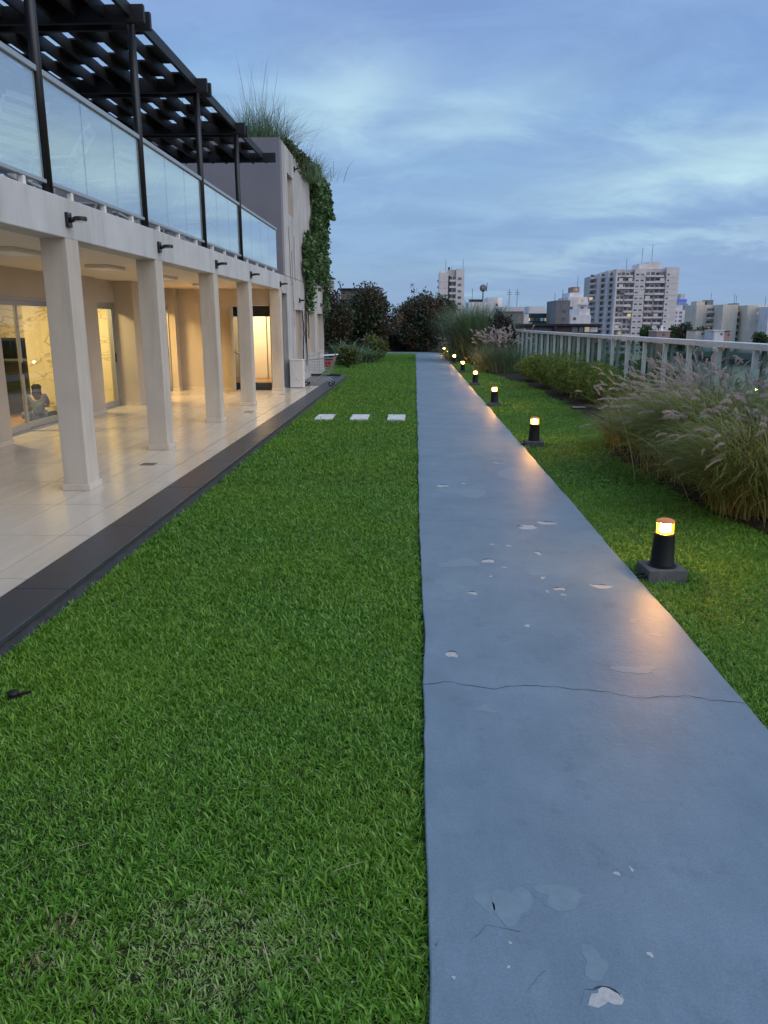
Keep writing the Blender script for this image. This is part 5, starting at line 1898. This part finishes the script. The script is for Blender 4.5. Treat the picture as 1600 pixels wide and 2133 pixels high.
emit_mat('win_lit', (1.0, 0.72, 0.36), 0.5)
emit_mat('win_pale', (1.0, 0.85, 0.60), 0.26)
emit_mat('blue_sign', (0.12, 0.16, 1.0), 0.5)
RW = random.Random(4)


class Block:
    """one building of the town; keeps shared meshes for its repeated pieces"""

    def __init__(s, name, label, x, y, cat='building', group='buildings of the town beyond the fence'):
        s.t = thing(name, (x, y, -16.3), label, cat, group)
        s.o = np.array([x, y, -16.3])
        s.cache = {}

    def piece(s, name, m, w, d, h, x, y, z, parent=None):
        """box w*d*h with its front lower left corner at x,y,z"""
        key = (name, m, round(w, 3), round(d, 3), round(h, 3))
        if key not in s.cache:
            me = MB().box(0, w, 0, d, 0, h).mesh(name)
            me.materials.append(M[m])
            s.cache[key] = me
        o = bpy.data.objects.new(name, s.cache[key])
        COL.objects.link(o)
        o.parent = parent or s.t
        o.location = tuple(np.array([x, y, z]) - s.o)
        return o

    def body(s, m, x0, x1, y0, y1, z1, name='wall', z0=-16.3):
        return box(name, m, s.t, x0, x1, y0, y1, z0, z1)

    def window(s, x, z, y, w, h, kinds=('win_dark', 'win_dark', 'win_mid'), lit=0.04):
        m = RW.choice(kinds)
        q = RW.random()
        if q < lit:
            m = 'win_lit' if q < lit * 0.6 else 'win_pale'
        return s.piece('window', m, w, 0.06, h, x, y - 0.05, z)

    def balcony(s, x, z, y, w, d=1.3, m='town_slab', rail=0.95):
        s.piece('balcony', m, w, d, 0.22, x, y - d, z)
        s.piece('balcony_front', m, w, 0.10, rail, x, y - d - 0.1, z)

    def mast(s, x, y, z, h, arms=0):
        mb = MB().tube([(x, y, z), (x, y, z + h)], 0.0002 * y + 0.01, 4)
        for k in range(arms):
            zz = z + h * (0.7 + 0.1 * k)
            mb.tube([(x - 0.45, y, zz), (x + 0.45, y, zz)], 0.03, 4)
        mb.build('antenna', 'town_dark', s.t)


def town():
    # tall balconied block
    H = Block('apartment_tower', 'widest grey apartment tower with stacked cluttered balconies', 110, 400)
    y = 390
    H.body('town_concrete', 96.4, 104.9, y + 0.6, y + 20, 26.2)
    H.body('town_slab', 104.91, 110.0, y - 0.6, y + 20, 26.6)
    H.body('town_concrete', 110.01, 119.6, y + 0.6, y + 20, 26.4)
    H.body('town_slab', 119.61, 125.6, y - 1.2, y + 20, 27.2)
    H.body('town_slab', 107.6, 117.8, y + 3, y + 16, 29.1, 'roof_house', 26.6)
    H.body('town_slab', 112.0, 117.7, y + 3, y + 12, 29.9, 'roof_house', 29.1)
    H.body('town_slab', 95.6, 96.39, y - 2.0, y + 14, 26.4, 'fin')
    H.body('town_concrete', 94.3, 95.59, y + 5, y + 22, 25.6)
    H.body('town_slab', 93.2, 94.29, y + 4, y + 24, 26.0, 'fin')
    H.body('town_concrete', 91.6, 93.19, y + 11, y + 28, 25.2)
    H.body('town_slab', 90.6, 91.59, y + 10, y + 30, 25.0, 'fin')
    H.body('town_concrete', 88.2, 90.59, y + 18, y + 34, 24.2)
    for k in range(14):
        z = 23.0 - 2.75 * k
        if z < -13:
            break
        for x0, x1 in ((96.5, 104.7), (110.2, 119.4)):
            n = 2
            w = (x1 - x0) / n
            for q in range(n):
                if RW.random() < 0.88:
                    H.balcony(x0 + q * w + 0.05, z - 0.3, y + 0.6, w - 0.1 - RW.choice((0, 0, 0.8)), 1.5, RW.choice(('town_slab', 'town_slab', 'town_concrete')), RW.uniform(0.85, 1.1))
                for r_ in range(2):
                    H.window(x0 + q * w + 0.4 + r_ * w * 0.5, z + 0.1, y + 0.6, w * 0.36, RW.uniform(1.5, 2.05), lit=0.012)
                if RW.random() < 0.35:
                    H.piece('enclosure', RW.choice(('town_slab', 'win_mid', 'town_white')), w * 0.45, 0.9, 1.3, x0 + q * w + RW.uniform(0.1, w * 0.5), y - 0.9, z + 0.66)
        for x in (105.4, 107.8):
            H.window(x, z + 0.5, y - 0.6, 1.5, 0.75, lit=0.04)
            H.piece('ledge', 'town_concrete', 2.1, 0.12, 0.12, x - 0.3, y - 0.75, z - 0.4)
        for x in (120.2,):
            H.window(x, z + 0.5, y - 1.2, 0.9, 0.7, lit=0.0)
            H.piece('ledge', 'town_concrete', 5.4, 0.08, 0.10, 119.8, y - 1.3, z - 0.4)
        for x0, x1, yy in ((94.35, 95.55, y + 5), (91.7, 93.1, y + 11), (87.6, 90.5, y + 18)):
            H.balcony(x0 - 0.3, z - 0.3, yy, x1 - x0 + 0.3, 2.2)
            H.window(x0 + 0.2, z + 0.1, yy, (x1 - x0) * 0.6, 1.8, lit=0.03)
    for x, yy, z, h in ((102, y + 5, 26.2, 5.5), (109.5, y + 6, 29.1, 7.5), (114.2, y + 6, 29.9, 8.5)):
        H.mast(x, yy, z, h)
    # slim tower on the left
    A = Block('apartment_tower', 'slim pale apartment tower left of the globe antenna', 17, 395)
    A.body('town_slab', 11.2, 15.6, 390, 402, 25.0)
    A.body('town_concrete', 15.61, 19.4, 391.2, 402, 26.4)
    A.body('town_slab', 19.41, 23.4, 390, 402, 26.8)
    A.body('town_slab', 11.6, 15.0, 392, 400, 26.0, 'roof_house', 25.0)
    for k in range(13):
        z = 21.2 - 2.95 * k
        if z < -14:
            break
        A.balcony(16.2, z - 0.4, 391.2, 3.1, 1.4)
        A.piece('balcony_side', 'town_dark', 0.9, 1.2, 2.3, 15.65, 390.0, z)
        A.window(16.3, z, 391.2, 1.1, 2.0, lit=0.25)
        A.window(17.8, z, 391.2, 1.2, 2.0, lit=0.12)
        A.window(20.3, z + 0.4, 390, 1.7, 1.2, lit=0.12)
        A.piece('ledge', 'town_concrete', 4.2, 0.12, 0.14, 11.3, 389.9, z - 0.5)
        A.balcony(10.3, z - 0.4, 394, 0.9, 1.4)
    for x, h in ((14.5, 5), (22.9, 5.5), (17.4, 2.0)):
        A.mast(x, 395, 26.0, h)
    A.piece('water_tank', 'town_dark', 0.9, 0.9, 1.4, 15.6, 394, 26.4)
    # low pale block with rounded end
    Bk = Block('low_block', 'low cream block under the globe antenna', 17, 205)
    Bk.body('town_white', 13.2, 18.0, 200, 212, 6.6)
    pts = [(18.01, 200, -16.3), (20.4, 200, -16.3), (21.4, 201.2, -16.3), (21.9, 203, -16.3), (21.9, 212, -16.3), (18.01, 212, -16.3)]
    MB().prism(pts, (0, 0, 24.0)).build('wall', 'town_white', Bk.t)
    Bk.piece('roof_tank', 'town_dark', 3.2, 3, 0.7, 13.6, 202, 6.6)
    Bk.window(20.0, 5.6, 200, 0.5, 0.6)
    Bk.mast(14.5, 206, 6.6, 3.5)
    # globe antenna
    g = thing('globe_antenna', (21.9, 262, -16.3), 'round lattice antenna globe on a thin mast', 'antenna')
    MB().tube([(21.9, 262, -16.3), (21.9, 262, 12.0)], 0.22, 6).build('mast', 'town_grey', g)
    mb = MB()
    for k in range(6):
        a = math.pi * k / 6
        pts = [(21.9 + 1.05 * math.cos(t) * math.cos(a), 262 + 1.05 * math.cos(t) * math.sin(a), 12.5 + 1.05 * math.sin(t)) for t in np.linspace(0, 2 * math.pi, 15)]
        mb.tube(pts, 0.10, 4, cap=False)
    for zz in (-0.5, 0, 0.5):
        r_ = math.sqrt(1.05 ** 2 - zz ** 2)
        mb.tube([(21.9 + r_ * math.cos(t), 262 + r_ * math.sin(t), 12.5 + zz) for t in np.linspace(0, 2 * math.pi, 15)], 0.12, 4, cap=False)
    mb.build('globe', 'town_grey', g)
    MB().tube([(23.0, 262, 11.4), (23.2, 262, 14.2)], 0.10, 4).build('aerial', 'town_dark', g)
    # dark grey block
    C = Block('grey_block', 'plain dark grey block with pale parapet above the fence end', 16, 135)
    C.body('town_grey', 14.0, 17.55, 130, 142, 3.4)
    C.body('town_slab', 13.9, 17.65, 129.8, 142, 4.1, 'parapet', 3.4)
    C.body('town_slab', 17.66, 18.5, 130.5, 142, 3.0)
    for x in (15.6, 16.9):
        C.mast(x, 134, 4.1, 3.0, 2)
    # green banded block
    D = Block('green_block', 'dark green banded low block with lit windows', 23.5, 155)
    D.body('town_green', 20.7, 26.2, 150, 160, 3.3)
    D.body('town_white', 22.0, 25.3, 156, 162, 4.7, 'roof_house', 3.31)
    D.piece('parapet', 'town_slab', 3.1, 0.3, 1.1, 18.6, 148.5, 0.55)
    for x, m in ((20.9, 'win_lit'), (21.6, 'win_mid'), (22.5, 'win_dark'), (23.4, 'town_white'), (24.2, 'win_pale'), (25.2, 'win_dark')):
        D.piece('window', m, 0.6, 0.06, 0.55, x, 149.94, 1.9)
    # long brown low building
    E_ = Block('long_low_building', 'long low brown building with ribbon windows behind the fence rail', 17, 106)
    E_.body('town_brown', 10.6, 22.9, 100, 112, 1.25)
    E_.body('town_dark', 10.3, 23.1, 99.5, 112.4, 1.5, 'roof', 1.26)
    for k in range(10):
        E_.piece('window', 'win_dark', 0.55, 0.06, 0.55, 11.1 + k * 0.62, 99.94, 0.35)
    for x, w, m in ((19.6, 0.7, 'win_mid'), (20.5, 0.5, 'win_mid'), (21.2, 0.6, 'win_pale'), (21.9, 0.9, 'town_white')):
        E_.piece('window', m, w, 0.06, 0.6, x, 99.94, 0.5)
    E_.piece('pillar', 'town_dark', 0.35, 0.4, 2.0, 17.3, 99.5, -0.8)
    # brown grey stub tower
    Fk = Block('stub_tower', 'brown-grey square block with few windows beside the white block', 25.7, 146)
    Fk.body('town_grey', 24.5, 26.9, 140, 150, 5.4)
    for z in (3.3, 2.0, 0.6):
        Fk.window(25.6, z, 140, 0.6, 0.5, lit=0.0)
    for z in (4.0, 2.4):
        Fk.window(24.7, z, 140, 0.3, 0.5, ('win_lit', 'win_mid'))
    Fk.mast(24.55, 142, 5.4, 1.3)
    Fk.mast(25.9, 142, 5.4, 1.9)
    # stepped white block
    Gk = Block('white_block', 'stepped off-white block just left of the widest tower', 44, 226)
    Gk.body('town_white', 41.6, 47.0, 220, 235, 8.4)
    Gk.body('town_white', 42.4, 46.2, 222, 233, 9.6, 'roof_house', 8.41)
    Gk.body('town_pink', 43.4, 45.2, 223, 230, 11.2, 'stair_house', 9.61)
    Gk.body('town_white', 36.8, 41.59, 190, 205, 3.4)
    Gk.body('town_white', 39.0, 41.5, 191, 203, 4.8, 'roof_house', 3.41)
    for z in (7.0, 5.0, 3.0):
        for x in (42.2, 43.6, 45.2):
            Gk.window(x, z, 220, 0.8, 0.8, ('win_mid', 'win_dark', 'town_slab'), lit=0.1)
        Gk.balcony(44.8, z - 0.7, 220, 2.2, 1.0, 'town_white', 0.7)
    Gk.window(44.0, 10.2, 223, 0.6, 0.5, ('win_pale',))
    Gk.window(37.4, 2.2, 190, 0.7, 0.6)
    Gk.mast(45.0, 225, 11.2, 3)
    # pale low block and the blue-lit skyscraper far behind
    I1 = Block('pale_block', 'pale stepped block between the widest tower and the cypress', 198, 605)
    I1.body('town_white', 192, 204.5, 600, 620, 10.5)
    I1.body('town_white', 193, 199, 602, 618, 14.0, 'roof_house', 10.51)
    for k in range(8):
        for x in (192.6, 196.4, 200.6):
            I1.window(x, 8.0 - 3.0 * k, 600, 2.2, 1.3, ('win_dark', 'win_mid'), lit=0.05)
    I2 = Block('skyscraper', 'distant bluish skyscraper crowned with blue light', 330, 1010)
    I2.body('town_blue', 324, 337, 1000, 1020, 24.0)
    I2.body('town_blue', 325.5, 335.5, 1002, 1018, 29.5, 'setback', 24.01)
    I2.body('town_slab', 328, 333.6, 1003, 1016, 35.8, 'crown', 29.51)
    I2.piece('blue_band', 'blue_sign', 10.6, 0.3, 2.2, 325.2, 1001.6, 27.0)
    for x in (324.6, 327.2, 329.8, 332.4, 335.0):
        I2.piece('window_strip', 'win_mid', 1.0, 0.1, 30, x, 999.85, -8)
    # beige slabs on the right
    for nm, lab, x0, x1, yy, zt, m in (('beige_block', 'beige slab block right behind the cypress', 120.0, 128.2, 345, 8.9, 'town_beige'),
                                       ('beige_block', 'blank beige gable between two window strips', 127.4, 133.6, 335, 8.8, 'town_beige'),
                                       ('beige_block', 'widest blank beige gable near the right border', 135.4, 143.2, 330, 8.4, 'town_beige'),
                                       ('beige_block', 'pale balconied block cut by the right border', 139.6, 152, 320, 7.6, 'town_white')):
        Bb = Block(nm, lab, (x0 + x1) / 2, yy + 6)
        Bb.body(m, x0, x1, yy, yy + 14, zt)
        if 'behind the cypress' in lab:
            Bb.body(m, 120.6, 124, yy + 2, yy + 9, 10.4, 'roof_house', zt + 0.01)
            Bb.body('town_grey', 125.2, 127.6, yy + 2, yy + 9, 10.9, 'tank_house', zt + 0.01)
            for k in range(8):
                z = 6.0 - 2.6 * k
                Bb.window(124.6, z, yy, 1.6, 1.4, lit=0.15)
                Bb.balcony(124.4, z - 0.5, yy, 3.4, 1.2, 'town_beige')
                Bb.window(126.4, z, yy, 1.2, 1.4, lit=0.1)
            Bb.mast(127.2, yy + 4, 10.9, 3)
        elif 'between' in lab:
            Bb.body('town_grey', 133.61, 135.39, yy + 4, yy + 12, 9.4, 'stair_wall')
            for k in range(8):
                z = 6.2 - 2.6 * k
                Bb.window(133.9, z, yy + 4, 1.2, 1.5, ('win_dark', 'town_brown'), lit=0.05)
                Bb.balcony(133.65, z - 0.4, yy + 4, 1.7, 1.5, 'town_beige')
            Bb.mast(134.0, yy + 6, 9.4, 4)
            Bb.mast(134.8, yy + 6, 9.4, 3.2)
        elif 'widest' in lab:
            Bb.window(139.3, 2.0, yy, 0.5, 0.5, lit=0)
            Bb.window(139.3, -3.0, yy, 0.5, 0.5, lit=0)
            Bb.piece('gable_lamp', 'win_lit', 0.5, 0.3, 0.5, 139.4, yy - 0.35, 5.0)
        else:
            for k in range(7):
                for x in (143.6, 146.4):
                    Bb.window(x, 4.6 - 2.6 * k, yy, 1.5, 1.4, lit=0.08)
                Bb.balcony(143.2, 4.0 - 2.6 * k, yy, 5.2, 1.2, 'town_white')
            Bb.mast(140.0, yy + 5, 7.6, 4)
    # small houses and roof rooms just above the fence rail
    for nm, lab, x0, x1, yy, zt, m, rm in (('small_house', 'small pinkish roof house with a chimney above the fence rail', 36.2, 38.2, 120, 0.35, 'town_pink', 'town_white'),
                                           ('small_house', 'small cream roof house right of the cypress', 42.3, 44.0, 121, 0.45, 'town_beige', 'town_brown'),
                                           ('small_house', 'small white roof house in the right half', 43.6, 45.0, 117, 0.45, 'town_white', 'town_white'),
                                           ('small_house', 'small reddish roof house beside the white one', 45.05, 46.2, 118, 0.35, 'town_pink', 'town_brown')):
        hb = Block(nm, lab, (x0 + x1) / 2, yy + 2, 'house', 'small houses above the fence rail')
        hb.body(m, x0, x1, yy, yy + 4, zt)
        hb.body(rm, x0 - 0.1, x1 + 0.1, yy - 0.1, yy + 4.1, zt + 0.12, 'roof', zt + 0.001)
        hb.piece('window', 'win_dark', 0.3, 0.05, 0.3, x0 + 0.9, yy - 0.04, zt - 0.6)
        if 'chimney' in lab:
            hb.piece('chimney', 'town_white', 0.3, 0.3, 0.8, x0 + 0.9, yy + 1, zt + 0.12)
    # roofs and walls lower down, seen through the fence panes
    lows = [(30, 60, 62, -6.0, 'town_white', 'low white roof seen through the fence glass on the left'), (41, 58, 75, -4.2, 'town_grey', 'grey roof seen through the fence glass in the middle'),
            (17.6, 22.0, 44, -0.55, 'town_slab', 'pale wall seen through the glass at the right border'), (13.0, 18.5, 60, -3.4, 'town_white', 'pale flat roof low behind the shrubs'),
            (60, 84, 105, -3.0, 'town_slab', 'wide flat roof below the small houses')]
    for x0, x1, yy, zt, m, lab in lows:
        lb = Block('low_building', lab, (x0 + x1) / 2, yy + 5)
        lb.body(m, x0, x1, yy, yy + 12, zt)
        lb.body('town_dark', x0 - 0.2, x1 + 0.2, yy - 0.2, yy + 12.2, zt + 0.25, 'roof', zt + 0.001)
        for k in range(6):
            xw = x0 + (x1 - x0) * (k + 0.3) / 6
            lb.window(xw, zt - 2.2, yy, (x1 - x0) * 0.07, 1.2, lit=0.12)


town()


def town_trees():
    k = 0
    for nm, lab, x, y, c, rad, n, sz in (('round_tree', 'round green tree in front of the widest tower', 50.5, 172, -1.4, (2.9, 2.6, 3.0), 5000, 0.42),
                                         ('round_tree', 'smaller round green tree beside the cypress', 56.6, 176, -1.8, (2.2, 2.2, 2.8), 3200, 0.42),
                                         ('cypress_tree', 'dark columnar cypress above the fence rail', 53.9, 160, -1.6, (1.7, 1.7, 4.7), 6500, 0.36),
                                         ('round_tree', 'pale green tree right of the cypress', 71, 200, -2.2, (2.4, 2.4, 3.0), 2600, 0.45),
                                         ('round_tree', 'dark tree at the right border by the balconied block', 84, 195, -2.4, (2.0, 2.2, 2.6), 2200, 0.45)):
        tree(nm, lab, (x, y, -16.3), (x, y, c), rad, n, sz, 'dark_leaf' if 'cypress' in nm else 'town_leaf', 90 + k, 0.6, 12, zmin=-16, tr=0.3)
        k += 1
    rs = np.random.default_rng(8)
    P, D = [], []
    for q in range(95):
        yy = rs.uniform(28, 110)
        x = 6 + yy * rs.uniform(0.10, 0.62)
        if 30 < x < 60 and 60 < yy < 78:
            continue
        if 0.36 < x / yy < 0.52 and yy < 46:
            continue
        r_ = rs.uniform(2.4, 4.2)
        z = 1.7 - 0.040 * math.hypot(x, yy) - r_ * rs.uniform(0.85, 1.6)
        p, d = crown_points((x, yy, z), (r_, r_, r_ * 0.9), 900, rs, 9)
        P.append(p)
        D.append(d)
    P, D = np.concatenate(P), np.concatenate(D)
    v, f = leaves(P, np.full(len(P), 0.55), 0.6, 0.2, 0.3, D * 0.7)
    o = link('park_foliage', np_mesh('park_foliage', v, f, np.repeat(np.clip(rs.normal(0.4, 0.25, len(P)), 0, 1), 4)), 'town_leaf')
    tag(o, 'mass of dark green park trees below, seen through the fence glass', 'trees', kind='stuff')
    # street lamps in the park
    for x, y, z, l in ((24.2, 62, -1.35, 'seen through the left fence panes'), (33.0, 70, -2.6, 'seen through the middle fence panes'), (27.5, 48, -4.0, 'low between shrub and plumed grass')):
        t = thing('street_lamp', (x, y, -16.3), 'lit street lamp far below, ' + l, 'street lamp', 'lit street lamps beyond the fence')
        MB().tube([(x, y, -16.3), (x, y, z + 0.2), (x - 0.3, y, z + 0.3)], 0.07, 6).build('pole', 'town_dark', t)
        MB().lathe([(0.06, -0.14), (0.2, -0.10), (0.24, 0.0), (0.2, 0.08), (0.06, 0.12)], 10, (x - 0.4, y, z + 0.12)).build('lamp_globe', 'win_lit', t)


town_trees()
